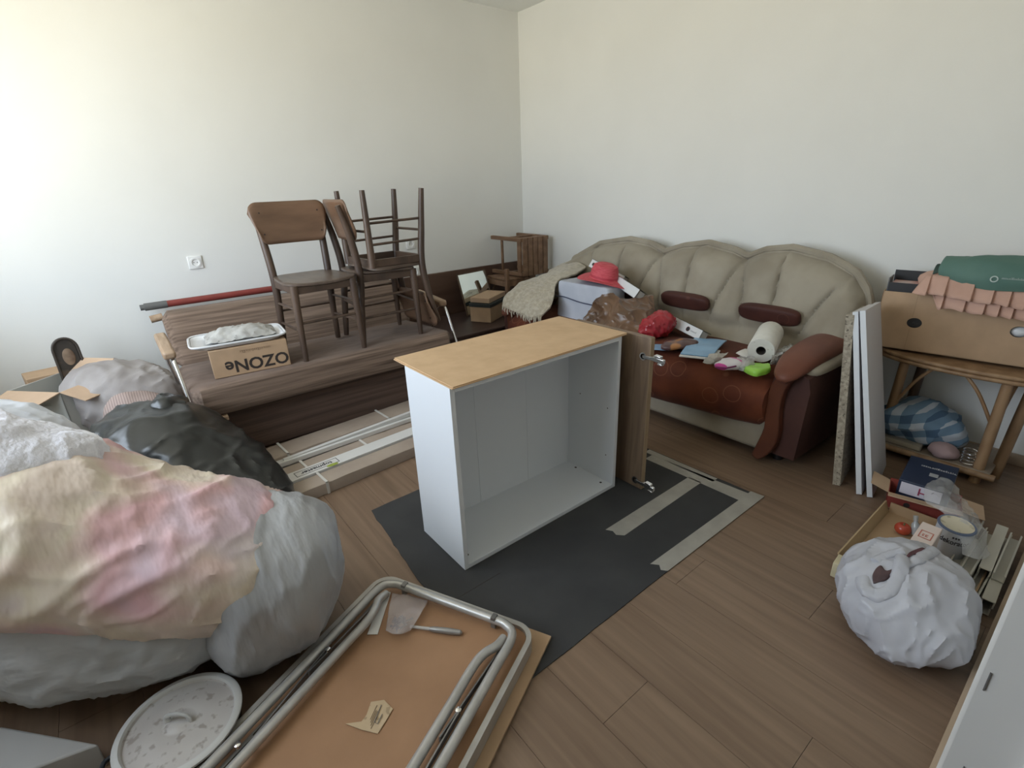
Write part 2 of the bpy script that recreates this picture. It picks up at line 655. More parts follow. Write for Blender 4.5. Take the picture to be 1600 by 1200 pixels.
# ------------------------------------------------------------------ open white cabinet
CX0, CX1, CY0, CY1, CZ = 0.768, 1.622, 1.312, 1.622, 0.744
cb = thing('kitchen_cabinet', 'open white kitchen cabinet carcass standing on the dark mat', 'cabinet', (1.195, 1.467, 0.004))
T = 0.018
link('side_panel', bx(CX0, CX0 + T, CY0, CY1, 0.004, CZ), WHITEMEL, cb, True, bev=0.001)
link('side_panel', bx(CX1 - T, CX1, CY0, CY1, 0.004, CZ), WHITEMEL, cb, True, bev=0.001)
link('bottom_panel', bx(CX0 + T, CX1 - T, CY0, CY1, 0.004, 0.004 + T), WHITEMEL, cb, True, bev=0.001)
link('top_panel', bx(CX0 + T, CX1 - T, CY0, CY1, CZ - T, CZ), WHITEMEL, cb, True, bev=0.001)
for a, b in ((CX0 + T, 1.055), (1.0562, 1.336), (1.3372, CX1 - T)):
    link('back_panel', bx(a, b, CY1 - 0.012, CY1 - 0.008, 0.022, CZ - T), WHITEMEL, cb, True, flat=True)
for x, y in ((0.812, 1.36), (1.575, 1.36), (1.585, 1.535)):
    link('screw_hole', G().lathe([(0.006, 0.022), (0.006, 0.0226)], (x, y, 0), 12), DARKPRINT, cb, True)
for y, z in ((1.53, 0.42), (1.36, 0.40), (1.36, 0.16)):
    link('pin_hole', G().lathe([(0.003, 0), (0.003, 0.0006)], (CX1 - T, y, z), 8, M.Rotation(-PI / 2, 4, 'Y')), DARKPRINT, cb, True)
for i, (dx, dy) in enumerate(((-0.002, -0.003), (0.004, 0.001))):
    h = G().obox((0.771 + dx, 1.300 + dy, CZ + 0.0012 + 0.0036 * i), (0.878, 0.010, 0), (0, 0.415, 0), (0, 0, 0.003))
    tag(link('hardboard_sheet', h, HARD, flat=True), ('lower tan hardboard sheet lying directly on the white cabinet top',
        'upper tan hardboard sheet, topmost thing on the white cabinet')[i], 'board', 'hardboard sheets on the cabinet')

WALNUT = mat('walnut_door', (0.13, 0.085, 0.055), 0.5, (0.24, 0.165, 0.105), scale=6, stretch=(4, 4, 0.35), detail=6, distort=0.8)
dr = thing('cabinet_door', 'brown wood-grain cabinet door with two hinges standing beside the white cabinet', 'door panel', (1.70, 1.40, 0.004))
link('panel', bx(1.686, 1.712, 1.213, 1.65, 0.006, 0.742), WALNUT, dr, True, bev=0.003)
link('edge_strip', bx(1.6865, 1.7115, 1.2105, 1.213, 0.008, 0.740), mat('pale_edge', (0.27, 0.19, 0.115), 0.5, (0.33, 0.24, 0.15), scale=8, stretch=(3, 3, 0.4)), dr, True, flat=True)
for z in (0.655, 0.045):
    h = link('hinge', G().lathe([(0.017, 0), (0.017, 0.004), (0.012, 0.004), (0.011, -0.002)], (1.686, 1.245, z), 18, M.Rotation(-PI / 2, 4, 'Y')), CHROME, dr, True)
    g = G().beam((1.683, 1.245, z), (1.680, 1.195, z + 0.002), 0.010, 0.014)
    g.obox((1.672, 1.135, z - 0.008), (0.014, 0, 0), (0, 0.065, 0.004), (0, 0, 0.018))
    g.obox((1.668, 1.150, z + 0.012), (0.020, 0, 0), (0, 0.030, 0.002), (0, 0, 0.010))
    g.obox((1.668, 1.140, z - 0.016), (0.020, 0, 0), (0, 0.022, 0.002), (0, 0, 0.007))
    link('hinge_arm', g, CHROME, h, True, bev=0.0015)

# ------------------------------------------------------------------ sofa bed
SB = mat('striped_plush', (0.095, 0.062, 0.042), 0.9, (0.255, 0.18, 0.135), scale=7, stretch=(0.35, 9, 9), lo=0.3, hi=0.68, detail=5,
         sheen=0.05, bump=0.3, bscale=150)
SBS = mat('plush_seat', (0.135, 0.092, 0.070), 0.92, (0.185, 0.130, 0.100), scale=9, stretch=(0.7, 2, 2), sheen=0.06, bump=0.3, bscale=200)
SBB = mat('plush_box', (0.065, 0.040, 0.030), 0.9, (0.125, 0.080, 0.060), scale=6, stretch=(0.3, 9, 9), lo=0.3, hi=0.7, bump=0.3, bscale=150)
PALEWOOD = mat('pale_wood', (0.30, 0.20, 0.125), 0.5, (0.42, 0.30, 0.20), scale=9, stretch=(4, 0.8, 4), detail=6)
SX0, SX1 = 0.175, 1.70
sb = thing('sofa_bed', 'old brown striped sofa bed with wood and chrome arms along the left wall', 'sofa bed', (0.94, 3.1, 0))


def cushion(x0, x1, prof, n=24, r=0.05):
    """profile in the y-z plane swept along x with rounded ends"""
    k = len(prof)
    cy = sum(p[0] for p in prof) / k
    cz = sum(p[1] for p in prof) / k
    rows = []
    for i in range(n + 1):
        f = i / n
        x = x0 + (x1 - x0) * f
        e = min(x - x0, x1 - x)
        s = 1.0 if e >= r else math.sqrt(max(0.0, 1 - (1 - e / r) ** 2))
        d = r * (1 - s)
        row = []
        for y, z in prof:
            v = V((0, cy - y, cz - z))
            L = v.length
            row.append(V((x, y, z)) + v * (d / L if L else 0))
        rows.append(row)
    xs = [0, .05, .2, .5, .8, 1]
    g = G()
    vs = g.grid(rows, closed=True)
    g.b.faces.new(vs[0][::-1])
    g.b.faces.new(vs[-1])
    return g


def rprof(pts, r=0.04, n=5):
    """rounded polygon"""
    out = []
    k = len(pts)
    for i in range(k):
        p, a, b = V((*pts[i], 0)), V((*pts[i - 1], 0)), V((*pts[(i + 1) % k], 0))
        da, db = (a - p), (b - p)
        rr = min(r, da.length * 0.45, db.length * 0.45)
        s, e = p + da.normalized() * rr, p + db.normalized() * rr
        for j in range(n + 1):
            t = j / n
            q = s * (1 - t) ** 2 + p * 2 * t * (1 - t) + e * t * t
            out.append((q.x, q.y))
    return out


seat = rprof([(2.795, 0.285), (2.785, 0.465), (3.44, 0.432), (3.44, 0.27)], 0.055)
sc_ = link('seat_cushion', cushion(SX0, SX1, seat, 40), SBS, sb, True)
sc_.data.materials.append(SB)
for pf_ in sc_.data.polygons:
    if pf_.normal.y < -0.55:
        pf_.material_index = 1
back = rprof([(3.37, 0.405), (3.60, 0.705), (3.72, 0.715), (3.56, 0.38)], 0.045)
link('backrest', cushion(SX0 + 0.015, SX1 + 0.02, back, 40), SB, sb, True)
link('bedding_box', bx(SX0 + 0.02, SX1 - 0.02, 2.885, 3.42, 0.005, 0.285), SBB, sb, True, bev=0.01)
link('base_strip', bx(SX0 - 0.01, SX0 + 0.13, 2.79, 2.90, 0.262, 0.288), PALEWOOD, sb, True, bev=0.004)
link('wood_peg', G().tube([(0.135, 3.68, 0.672), (0.20, 3.68, 0.680)], 0.022, 10), PALEWOOD, sb, True)
for x, s in ((0.140, 1), (1.725, 1)):
    a = link('armrest', G().obox((x - 0.028, 2.925, 0.600), (0.056, 0, 0), (0, 0.36, 0.030), (0, 0, 0.040)), PALEWOOD, sb, True, bev=0.012)
    link('chrome_tube', G().tube(smooth([(x + 0.012, 3.00, 0.605), (x + 0.012, 2.945, 0.595), (x + 0.012, 2.915, 0.56), (x + 0.02, 2.86, 0.42), (x + 0.028, 2.805, 0.285)]), 0.0105, 10), CHROME, a, True)
    link('chrome_tube', G().tube(smooth([(x - 0.010, 2.95, 0.605), (x - 0.010, 3.00, 0.57), (x + 0.02, 3.20, 0.36), (x + 0.03, 3.27, 0.285)]), 0.0085, 10), CHROME, a, True)

# red pole along the top of the backrest
rp = thing('red_pole', 'long red pole with a dark tip lying along the sofa bed backrest', 'pole', (0.8, 3.755, 0.74))
link('shaft', G().tube([(0.245, 3.755, 0.738), (1.55, 3.755, 0.742)], 0.021, 14), overlay(mat('red_paint', (0.24, 0.042, 0.035), 0.4, (0.20, 0.038, 0.03), scale=8), 'noise', (0.7, 0.62, 0.58), 9, 0.72, 0.76, (1, 2, 2)), rp, True)
link('tip', G().tube([(0.105, 3.755, 0.737), (0.125, 3.755, 0.737), (0.127, 3.755, 0.737), (0.245, 3.755, 0.738)], [0.017, 0.017, 0.0225, 0.0225], 14), mat('grey_rubber', (0.12, 0.12, 0.115), 0.6), rp, True)

# ------------------------------------------------------------------ three old wooden chairs
def make_chair(label, group):
    t = thing('dining_chair', label, 'chair', group=group)
    n = 14
    pts = []
    for i in range(4 * n):                                # seat outline: rounded trapezoid, scooped front edge
        a = 2 * PI * i / (4 * n)
        ca, sa = math.cos(a), math.sin(a)
        e = 2 / 5.0
        x = math.copysign(abs(ca) ** e, ca)
        y = math.copysign(abs(sa) ** e, sa)
        hw = 0.192 - 0.022 * y
        pts.append((x * hw, y * 0.195))
    g = G()
    rings = []
    for s, z, dz in ((0.0, 0.443, 0), (0.5, 0.443, 0), (0.85, 0.448, 0), (0.97, 0.450, 0), (1.0, 0.446, 0), (1.0, 0.436, 0), (0.96, 0.431, 0), (0.0, 0.429, 0)):
        rings.append([V((x * max(s, 0.02), y * max(s, 0.02), z - (0.012 * math.cos(PI * x / 0.42) if y < -0.15 and s > 0.6 else 0))) for x, y in pts])
    vs = g.grid(rings, closed=True)
    g.b.faces.new(vs[0][::-1])
    g.b.faces.new(vs[-1])
    link('seat', g, mat('worn_seat', (0.085, 0.060, 0.045), 0.35, (0.15, 0.11, 0.085), scale=7, stretch=(2, 0.6, 1), bump=0.1), t)
    g = G()
    g.box(-0.165, 0.165, -0.180, -0.160, 0.385, 0.430)
    g.box(-0.150, 0.150, 0.150, 0.168, 0.385, 0.430)
    g.box(-0.172, -0.154, -0.17, 0.16, 0.385, 0.430)
    g.box(0.154, 0.172, -0.17, 0.16, 0.385, 0.430)
    link('apron', g, DARKWOOD, t, bev=0.003)
    for s in (-1, 1):
        link('leg', G().tube(smooth([(s * 0.176, -0.180, 0.0), (s * 0.172, -0.176, 0.20), (s * 0.166, -0.172, 0.432)]), [0.0145 + 0.0085 * i / 12 for i in range(13)], 10), DARKWOOD, t)
        link('leg', G().tube(smooth([(s * 0.172, 0.205, 0.0), (s * 0.164, 0.185, 0.22), (s * 0.163, 0.165, 0.44), (s * 0.172, 0.195, 0.66), (s * 0.180, 0.240, 0.825)]),
                               [0.0160 + 0.006 * math.sin(PI * i / 24) for i in range(25)], 10), DARKWOOD, t)
        for z in (0.17, 0.29):
            link('stretcher', G().tube([(s * 0.169, -0.175, z + 0.01), (s * 0.165, 0.188, z)], 0.0075, 8), DARKWOOD, t)
    link('stretcher', G().tube([(-0.17, -0.175, 0.225), (0.17, -0.175, 0.225)], 0.008, 8), DARKWOOD, t)
    link('stretcher', G().tube([(-0.164, 0.188, 0.24), (0.164, 0.188, 0.24)], 0.008, 8), DARKWOOD, t)
    rows = []
    nx, nz = 40, 10
    for i in range(nx + 1):
        u = -1 + 2 * i / nx
        row = []
        for j in range(nz + 1):
            v = j / nz
            rc = 0.24
            e = max(0.0, abs(u) - (1 - rc)) / rc
            sh = 0.060 * (1 - math.sqrt(max(0, 1 - e * e)))
            z = 0.628 + sh + v * (0.228 - 2 * sh)
            hw = 0.190 + 0.032 * v
            row.append(V((u * hw, 0.156 + 0.050 * v + 0.014 * (1 - u * u), z)))
        rows.append(row)
    g = G()
    g.grid(rows)
    b = link('backrest', g, PLYBACK, t, solid=0.008)
    for s in (-1, 1):
        for z, y in ((0.685, 0.149), (0.80, 0.175)):
            link('screw', G().lathe([(0.0045, 0), (0.0045, 0.004)], (s * 0.165, y + 0.012, z), 8, M.Rotation(PI / 2, 4, 'X')), DARKPRINT, b)
    return t


c1 = make_chair('dark wooden chair with a full plywood back standing upright nearest the room', 'old wooden chairs on the sofa bed')
c1.location = (0.925, 3.035, 0.452)
c1.rotation_euler = (0, 0, 0.035)
c2 = copy_tree(c1)
c2.location = (1.345, 3.075, 0.452)
c2.rotation_euler = (0, 0, math.radians(86))
c2['label'] = 'dark wooden chair turned sideways on the sofa bed, carrying the upside-down chair'
c3 = copy_tree(c1)
c3.location = (1.40, 3.045, 0.452 + 0.449 * 2 + 0.002)
c3.rotation_euler = (PI, 0, math.radians(92))
c3['label'] = 'dark wooden chair turned upside down, its four legs in the air'

# ------------------------------------------------------------------ beige and wine three-seat sofa
sf = thing('sofa', 'beige velour three-seat sofa with wine-red seat and arms at the back wall', 'sofa', (2.75, 1.95, 0))


def topz(y):
    """arched top of the back: three humps"""
    P = [(0.80, 0.52), (0.815, 0.66), (0.86, 0.79), (0.93, 0.865), (1.08, 0.928), (1.284, 0.966), (1.43, 0.945), (1.535, 0.898), (1.62, 0.930), (1.80, 0.962), (1.98, 0.932),
         (2.125, 0.885), (2.235, 0.93), (2.43, 0.952), (2.71, 0.905), (2.95, 0.79), (3.00, 0.70), (3.02, 0.52)]
    for (a, za), (b, zb) in zip(P, P[1:]):
        if a <= y <= b:
            return za + (zb - za) * (y - a) / (b - a)
    return 0.52


def seams(v):
    """y of the stitched seams at height fraction v (0 seat, 1 top)"""
    f = v ** 0.8
    s = [0.79, 1.13 - 0.19 * f * f, 1.235 + 0.06 * f, 1.43 + 0.10 * f ** 3, 1.645 - 0.105 * f ** 2.2, 1.80 + 0.06 * f, 2.00 + 0.12 * f ** 3,
         2.235 - 0.105 * f ** 2.2, 2.37 + 0.06 * f, 2.57 + 0.17 * f ** 1.5, 3.03]
    return s


rows = []
NU, NV = 280, 30
for i in range(NU + 1):
    y = 0.80 + (3.02 - 0.80) * i / NU
    row = []
    tz = topz(y)
    endf = min(1.0, (y - 0.80) / 0.10, (3.02 - y) / 0.10)
    wing = max(0.0, 1 - (y - 0.80) / 0.30) if y < 1.10 else (max(0.0, 1 - (3.02 - y) / 0.30) if y > 2.72 else 0.0)
    for j in range(NV + 1):
        v = j / NV
        z = 0.36 + (tz - 0.36 - 0.02) * v
        S = seams(v)
        pf = 0.0
        for a, b in zip(S, S[1:]):
            if a <= y <= b:
                t = (y - a) / max(b - a, 1e-3)
                pf = math.sqrt(max(0.0, 1 - (2 * t - 1) ** 2)) ** 0.55 * min(1.0, (b - a) / 0.16)
        fade = min(1.0, max(0.0, (v - 0.22) / 0.22))
        fade = fade * fade * (3 - 2 * fade)
        rim = math.sqrt(max(0.0, 1 - max(0.0, (v - 0.80) / 0.20) ** 2))
        bulge = 0.05 * math.sin(PI * min(v / 0.28, 1.0)) if v < 0.28 else 0.0
        x = 2.80 + 0.20 * v - 0.068 * pf * fade * (0.35 + 0.65 * rim) - bulge * 0.7 + 0.05 * (1 - rim) - 0.16 * wing ** 1.5 * (1 - 0.35 * v)
        x += 0.07 * (1 - endf) ** 2
        row.append(V((x, y, z)))
    # piped roll along the top edge, then down the back
    xt = row[-1].x
    for a in range(1, 7):
        th = PI * a / 6
        row.append(V((xt + 0.045 - 0.045 * math.cos(th), y, tz - 0.02 + 0.035 * math.sin(th))))
    row.append(V((3.17, y, min(0.6, tz - 0.05))))
    row.append(V((3.17, y, 0.10)))
    rows.append(row)
g = G()
vs = g.grid(rows)
g.b.faces.new(vs[0])
g.b.faces.new(vs[-1][::-1])
link('backrest', g, VELOUR, sf, True)
g = G()
g.tube([V((3.045 - 0.16 * (max(0.0, 1 - (y - 0.80) / 0.30) if y < 1.1 else 0) ** 1.5 * 0.6, y, topz(y) + 0.004)) for y in [0.805 + 2.21 * i / 110 for i in range(111)]], 0.020, 8)
link('piping', g, VELOUR, sf, True)
for y, z in ((1.262, 0.630), (1.795, 0.628), (2.35, 0.628)):
    rot = M.Rotation(-0.35, 3, 'Y')
    link('back_pillow', G().ellipsoid((2.822, y, z), (0.030, 0.172, 0.052), rot, 14, 28, 3.6), WINED, sf, True)
# seat: wine cushion rolling over the front
rows = []
for i in range(71):
    y = 0.98 + (2.93 - 0.98) * i / 70
    e = min(1.0, (y - 0.98) / 0.05, (2.93 - y) / 0.05)
    e = math.sqrt(max(0.0, 1 - (1 - e) ** 2))
    sag = 0.012 * math.sin(3 * PI * (y - 0.98) / 1.95) ** 2
    bow = 0.045 * math.sin(PI * (y - 0.98) / 1.95)
    prof = [(2.82, 0.44), (2.70, 0.455), (2.55, 0.465), (2.42, 0.462), (2.335, 0.440), (2.285, 0.395), (2.270, 0.335), (2.285, 0.270), (2.315, 0.215), (2.36, 0.185), (2.45, 0.18), (2.82, 0.18)]
    row = []
    for j, (x, z) in enumerate(prof):
        row.append(V((x - (bow if j in range(3, 10) else 0), y, z - sag * (1 - e) + (0.34 - z) * 0.25 * (1 - e) - (0.03 * math.sin(PI * (y - 0.98) / 1.95) if 6 < j < 10 else 0))))
    rows.append(row)
g = G()
vs = g.grid(rows, closed=True)
g.b.faces.new(vs[0][::-1])
g.b.faces.new(vs[-1])
g.wrinkle(0.004, 6, seed=2)
link('seat_cushion', g, WINE, sf, True)
link('skirt', G().obox((2.345, 0.93, 0.055), (0.80, 0, 0), (0, 2.05, 0), (0, 0, 0.20)), VELOUR, sf, True, bev=0.02)
SATIN = mat('wine_fabric', (0.125, 0.042, 0.025), 0.5, (0.165, 0.058, 0.034), scale=5, sheen=0.04, spec=0.3)
for s, yc in ((1, 0.905), (-1, 3.005)):
    # arm body
    g = G()
    rr = []
    for i in range(13):
        f = i / 12
        x = 2.36 + 0.76 * f
        top = 0.500 + 0.02 * math.sin(PI * f)
        hw = 0.075 + 0.02 * f
        prof = [(-hw, 0.06), (-hw - 0.01, 0.30), (-hw - 0.015, top - 0.08), (-hw, top - 0.02), (-hw * 0.4, top), (hw * 0.4, top), (hw, top - 0.02), (hw + 0.01, top - 0.10), (hw, 0.30), (hw, 0.06)]
        rr.append([V((x, yc + y, z)) for y, z in prof])
    vs = g.grid(rr, closed=True)
    g.b.faces.new(vs[0][::-1])
    g.b.faces.new(vs[-1])
    link('arm', g, mat('dark_side_fabric', (0.045, 0.014, 0.010), 0.7, (0.065, 0.022, 0.015), scale=6), sf, True)
    link('arm_band', G().lump([((2.38, yc, 0.495), 0.03, 0.02), ((2.45, yc, 0.50), 0.095, 0.035), ((2.75, yc, 0.515), 0.118, 0.045), ((3.02, yc, 0.525), 0.11, 0.04), ((3.10, yc, 0.52), 0.05, 0.03)], 24, 24, 0.0, 5), VELOUR, sf, True)
    ya = yc + s * 0.012
    zs = 0.0 if s > 0 else -0.04
    link('arm_pad', G().lump([((2.285, ya, 0.465 + zs), 0.02, 0.012), ((2.32, ya, 0.495 + zs), 0.055, 0.030), ((2.46, ya, 0.532 + zs), 0.085, 0.042), ((2.70, ya, 0.545 + zs), 0.100, 0.048), ((2.90, ya, 0.54 + zs), 0.085, 0.045), ((3.00, ya, 0.535 + zs), 0.02, 0.02)], 26, 24, 0.003, 5, power=2.0), SATIN, sf, True)
    # carved S-shaped front of the arm
    out = [(0.0, 0.525), (0.035, 0.495), (0.07, 0.42), (0.08, 0.30), (0.07, 0.20), (0.10, 0.07), (0.105, 0.035), (0.065, 0.025), (0.012, 0.105), (0.0, 0.20), (0.012, 0.30), (0.008, 0.40), (-0.02, 0.48), (-0.03, 0.515), (0.0, 0.525)]
    pp = smooth([(2.315, yc + s * y, z) for y, z in out], 4)[:-1]
    link('arm_front', G().prism(pp, (0.055, 0, 0)), mat('carved_wood', (0.085, 0.026, 0.014), 0.35, (0.12, 0.04, 0.02), scale=5), sf, True, bev=0.012, angle=1.0)
    link('foot', G().lathe([(0.022, 0.0), (0.028, 0.03), (0.03, 0.062)], (2.44, yc + s * 0.03, 0), 12), BLACK, sf, True)
    link('foot', G().lathe([(0.022, 0.0), (0.028, 0.03), (0.03, 0.062)], (3.06, yc, 0), 12), BLACK, sf, True)


# ------------------------------------------------------------------ things on the sofa bed
ZS = 0.462
bxo = thing('cardboard_box', 'small cardboard box with upside-down lettering on the sofa bed, under a white tray', 'box', (0.475, 2.99, ZS))
ux, uy = V((0.99, -0.10, 0)).normalized(), V((0.10, 0.99, 0)).normalized()
o = V((0.300, 2.890, ZS))
link('carton', G().obox(o, ux * 0.375, uy * 0.25, (0, 0, 0.150)), CARD, bxo, True, bev=0.003)
lettering('lettering', 'OZONe', 0.088, frame(o + ux * 0.215 - uy * 0.0006 + V((0, 0, 0.052)), -ux, (0, 0, -1)), DARKPRINT, bxo, 0.0003, bold=0.0022)
scribble('small_print', 0.15, 0.014, frame(o + ux * 0.215 - uy * 0.0006 + V((0, 0, 0.122)), -ux, (0, 0, -1)), mat('faint_print', (0.27, 0.18, 0.11), 0.8), bxo)
ENAMEL = mat('enamel', (0.72, 0.73, 0.74), 0.2)
tz = ZS + 0.152
tr = thing('enamel_tray', 'white enamel tray with rolled rim lying on the lettered cardboard box', 'tray', (0.47, 3.02, tz))
g = G()
prof = [(1.0, 0.026), (1.03, 0.029), (1.05, 0.026), (1.04, 0.020), (1.0, 0.018), (0.90, 0.003), (0.0, 0.0015)]
rr = []
for s, z in prof + [(0.0, 0.006), (0.88, 0.008), (0.985, 0.024)]:
    row = []
    for i in range(48):
        a = 2 * PI * i / 48
        e = 2 / 7.0
        x = math.copysign(abs(math.cos(a)) ** e, math.cos(a)) * 0.225
        y = math.copysign(abs(math.sin(a)) ** e, math.sin(a)) * 0.145
        row.append(V((0.47, 3.02, tz)) + ux * x * max(s, 0.01) + uy * y * max(s, 0.01) + V((0, 0, z)))
    rr.append(row)
g.grid(rr, closed=True)
link('tray_body', g, ENAMEL, tr, True)
RAG = overlay(mat('plaster_rag', (0.33, 0.32, 0.30), 0.9, (0.48, 0.47, 0.44), scale=14, bump=0.4, bscale=60), 'noise', (0.10, 0.10, 0.09), 26, 0.62, 0.70, (1, 1, 1), 0.8)
ctrl = []
for j, (b, h) in enumerate(((-0.10, 0.012), (-0.05, 0.045), (0.02, 0.060), (0.09, 0.038), (0.115, 0.014))):
    ctrl.append([V((0.485, 3.02, tz)) + ux * a + uy * (b * (0.7 if abs(a) > 0.13 else 1)) + V((0, 0, h * (1 - abs(a / 0.20) ** 2.5) + 0.012)) for a in (-0.17, -0.10, 0.0, 0.10, 0.17)])
g = G()
g.sheet(ctrl, 24, 34, 0.008, 12, ridge=0.007)
tag(link('paper_rag', g, RAG, solid=0.003), 'crumpled grey stained newspaper heaped on the white enamel tray', 'newspaper')

# ------------------------------------------------------------------ corner: brown board, mirror, chest, boxes, stools
BROWNB = mat('brown_board', (0.085, 0.048, 0.034), 0.4, (0.125, 0.074, 0.052), scale=4, stretch=(0.4, 3, 3))
tag(link('headboard', G().obox((1.62, 3.815, 0.0), (1.50, 0, 0), (0, 0.022, 0), (0, 0.008, 0.668)), BROWNB, bev=0.004), 'glossy brown board leaning along the left wall behind the mirror and stools', 'board')
CHEST = mat('dark_chest', (0.040, 0.022, 0.018), 0.5, (0.06, 0.034, 0.028), scale=5)
ch = thing('low_chest', 'low dark brown chest in the corner carrying the mirror and cardboard boxes', 'chest', (2.28, 3.45, 0))
link('body', bx(1.86, 2.62, 3.12, 3.76, 0.02, 0.285), CHEST, ch, True, bev=0.008)
link('lid', bx(1.845, 2.635, 3.105, 3.765, 0.285, 0.305), CHEST, ch, True, bev=0.006)
mi = thing('mirror', 'small framed mirror leaning on the brown board behind the boxes', 'mirror', (2.46, 3.66, 0.305))
mo, mx_, mz = V((2.335, 3.585, 0.307)), V((0.300, 0.0, 0.010)), V((-0.010, 0.115, 0.345))
mn = mx_.cross(mz).normalized()
MF = mat('mirror_frame', (0.10, 0.065, 0.04), 0.5)
g = G()
mxu, mzu = mx_.normalized(), mz.normalized()
for a, u, L in ((mo, mx_, 1), (mo + mz - mzu * 0.010, mx_, 1)):
    g.obox(a, u, mzu * 0.010, mn * 0.016)
for a in (mo, mo + mx_ - mxu * 0.010):
    g.obox(a, mxu * 0.010, mz, mn * 0.016)
link('frame', g, MF, mi, True)
link('glass', G().obox(mo + mxu * 0.009 + mzu * 0.009 + mn * 0.002, mx_ - mxu * 0.018, mz - mzu * 0.018, mn * 0.008), mat('mirror_glass', (0.80, 0.86, 0.82), 0.03, metal=1.0), mi, True, flat=True)
b1 = thing('cardboard_box', 'cardboard box with a dark band on the low chest, a flat box on it', 'box', (2.38, 3.32, 0.306))
dx, dy = V((0.88, 0.47, 0)).normalized(), V((-0.47, 0.88, 0)).normalized()
o = V((2.346, 3.25, 0.307))
link('carton', G().obox(o, dx * 0.33, dy * 0.185, (0, 0, 0.125)), CARD, b1, True, bev=0.003)
link('dark_band', G().obox(o - dx * 0.006 - dy * 0.006 + V((0, 0, 0.125)), dx * 0.342, dy * 0.197, (0, 0, 0.030)), mat('green_black', (0.025, 0.03, 0.028), 0.6), b1, True, bev=0.004)
b2 = tag(link('flat_box', G().obox(o + dx * 0.01 + dy * 0.01 + V((0, 0, 0.157)), dx * 0.32, dy * 0.175, (0, 0, 0.042)), CARDIN, bev=0.005), 'flat tan cardboard box lying on top of the dark-banded box', 'box')

STOOLW = mat('old_stool_wood', (0.14, 0.075, 0.04), 0.55, (0.24, 0.14, 0.08), scale=8, stretch=(2, 2, 0.5), detail=5)


def make_stool(label, w, h, post, group):
    t = thing('slatted_stool', label, 'stool', group=group)
    for x in (-1, 1):
        for y in (-1, 1):
            link('leg', G().beam((x * w, y * w, 0), (x * w * 0.97, y * w * 0.97, h + (post if y < 0 else 0)), 0.032, 0.032, (0, 1, 0)), STOOLW, t, bev=0.004)
    for y in (-1, 1):
        link('rail', G().beam((-w, y * w, h - 0.03), (w, y * w, h - 0.03), 0.02, 0.045), STOOLW, t, bev=0.003)
        link('rail', G().beam((y * w, -w, h - 0.03), (y * w, w, h - 0.03), 0.02, 0.045), STOOLW, t, bev=0.003)
        link('stretcher', G().beam((-w, y * w, h * 0.52), (w, y * w, h * 0.52), 0.022, 0.03), STOOLW, t, bev=0.002)
        link('stretcher', G().beam((y * w, -w, h * 0.35), (y * w, w, h * 0.35), 0.016, 0.022), STOOLW, t, bev=0.002)
        link('arch_brace', G().tube(smooth([(-w + 0.01, y * w, h * 0.50), (-w * 0.8, y * w, h * 0.72), (-w * 0.35, y * w, h - 0.07), (0, y * w, h - 0.055), (w * 0.35, y * w, h - 0.07), (w * 0.8, y * w, h * 0.72), (w - 0.01, y * w, h * 0.50)], 4), 0.006, 7), STOOLW, t)
    for i in range(5):
        x = -w + 0.005 + i * (2 * w - 0.01) / 5
        link('slat', G().box(x + 0.004, x + (2 * w - 0.01) / 5 - 0.004, -w - 0.012, w + 0.012, h - 0.006, h + 0.010), STOOLW, t, bev=0.003)
    return t


st = make_stool('wooden stool standing upright in the corner under the overturned stool', 0.150, 0.585, 0.10, 'slatted stools in the corner')
st.location = (2.82, 3.575, 0)
st.rotation_euler = (0, 0, -0.02)
s2 = make_stool('slatted wooden stool lying on its side on top of the other stool', 0.150, 0.42, 0.0, 'slatted stools in the corner')
s2.location = (2.965, 3.818, 0.765)
s2.rotation_euler = (PI / 2, 0, 0)

# ------------------------------------------------------------------ things heaped on the sofa
KNIT = mat('knit_blanket', (0.33, 0.285, 0.21), 0.95, (0.45, 0.40, 0.31), scale=40, stretch=(1, 1, 1), sheen=0.3, bump=0.9, bscale=120, bdist=0.006)
ctrl = [[(2.860, 2.687, 0.745), (2.900, 2.821, 0.762), (2.920, 2.970, 0.742), (2.900, 3.116, 0.678)],
        [(2.700, 2.638, 0.723), (2.720, 2.780, 0.734), (2.740, 2.915, 0.708), (2.700, 3.021, 0.652)],
        [(2.520, 2.641, 0.691), (2.520, 2.736, 0.699), (2.520, 2.849, 0.686), (2.480, 2.967, 0.654)],
        [(2.400, 2.554, 0.620), (2.380, 2.651, 0.637), (2.360, 2.781, 0.651), (2.300, 2.901, 0.630)],
        [(2.300, 2.486, 0.566), (2.260, 2.572, 0.577), (2.240, 2.713, 0.577), (2.220, 2.894, 0.582)],
        [(2.240, 2.512, 0.510), (2.210, 2.584, 0.494), (2.200, 2.697, 0.504), (2.190, 2.874, 0.528)]]
kb = thing('knit_blanket', 'chunky beige knitted blanket hanging over the left sofa arm', 'blanket', (2.65, 3.0, 0.40))
g = G()
g.sheet(ctrl, 44, 34, 0.012, 9, seed=4, ridge=0.004)
link('cloth', g, KNIT, kb, True, solid=0.016)
random.seed(11)
A = [V(p) for p in ctrl[5]]
for i in range(26):
    p = cr1(A, 3 * i / 25)
    q = p + V((random.uniform(-.012, .004), random.uniform(-.012, .012), -random.uniform(0.015, 0.045)))
    link('fringe', G().tube([p + V((0, 0, 0.012)), (p + q) / 2 + V((-0.006, 0, 0)), q], [0.006, 0.005, 0.003], 5), KNIT, kb, True)

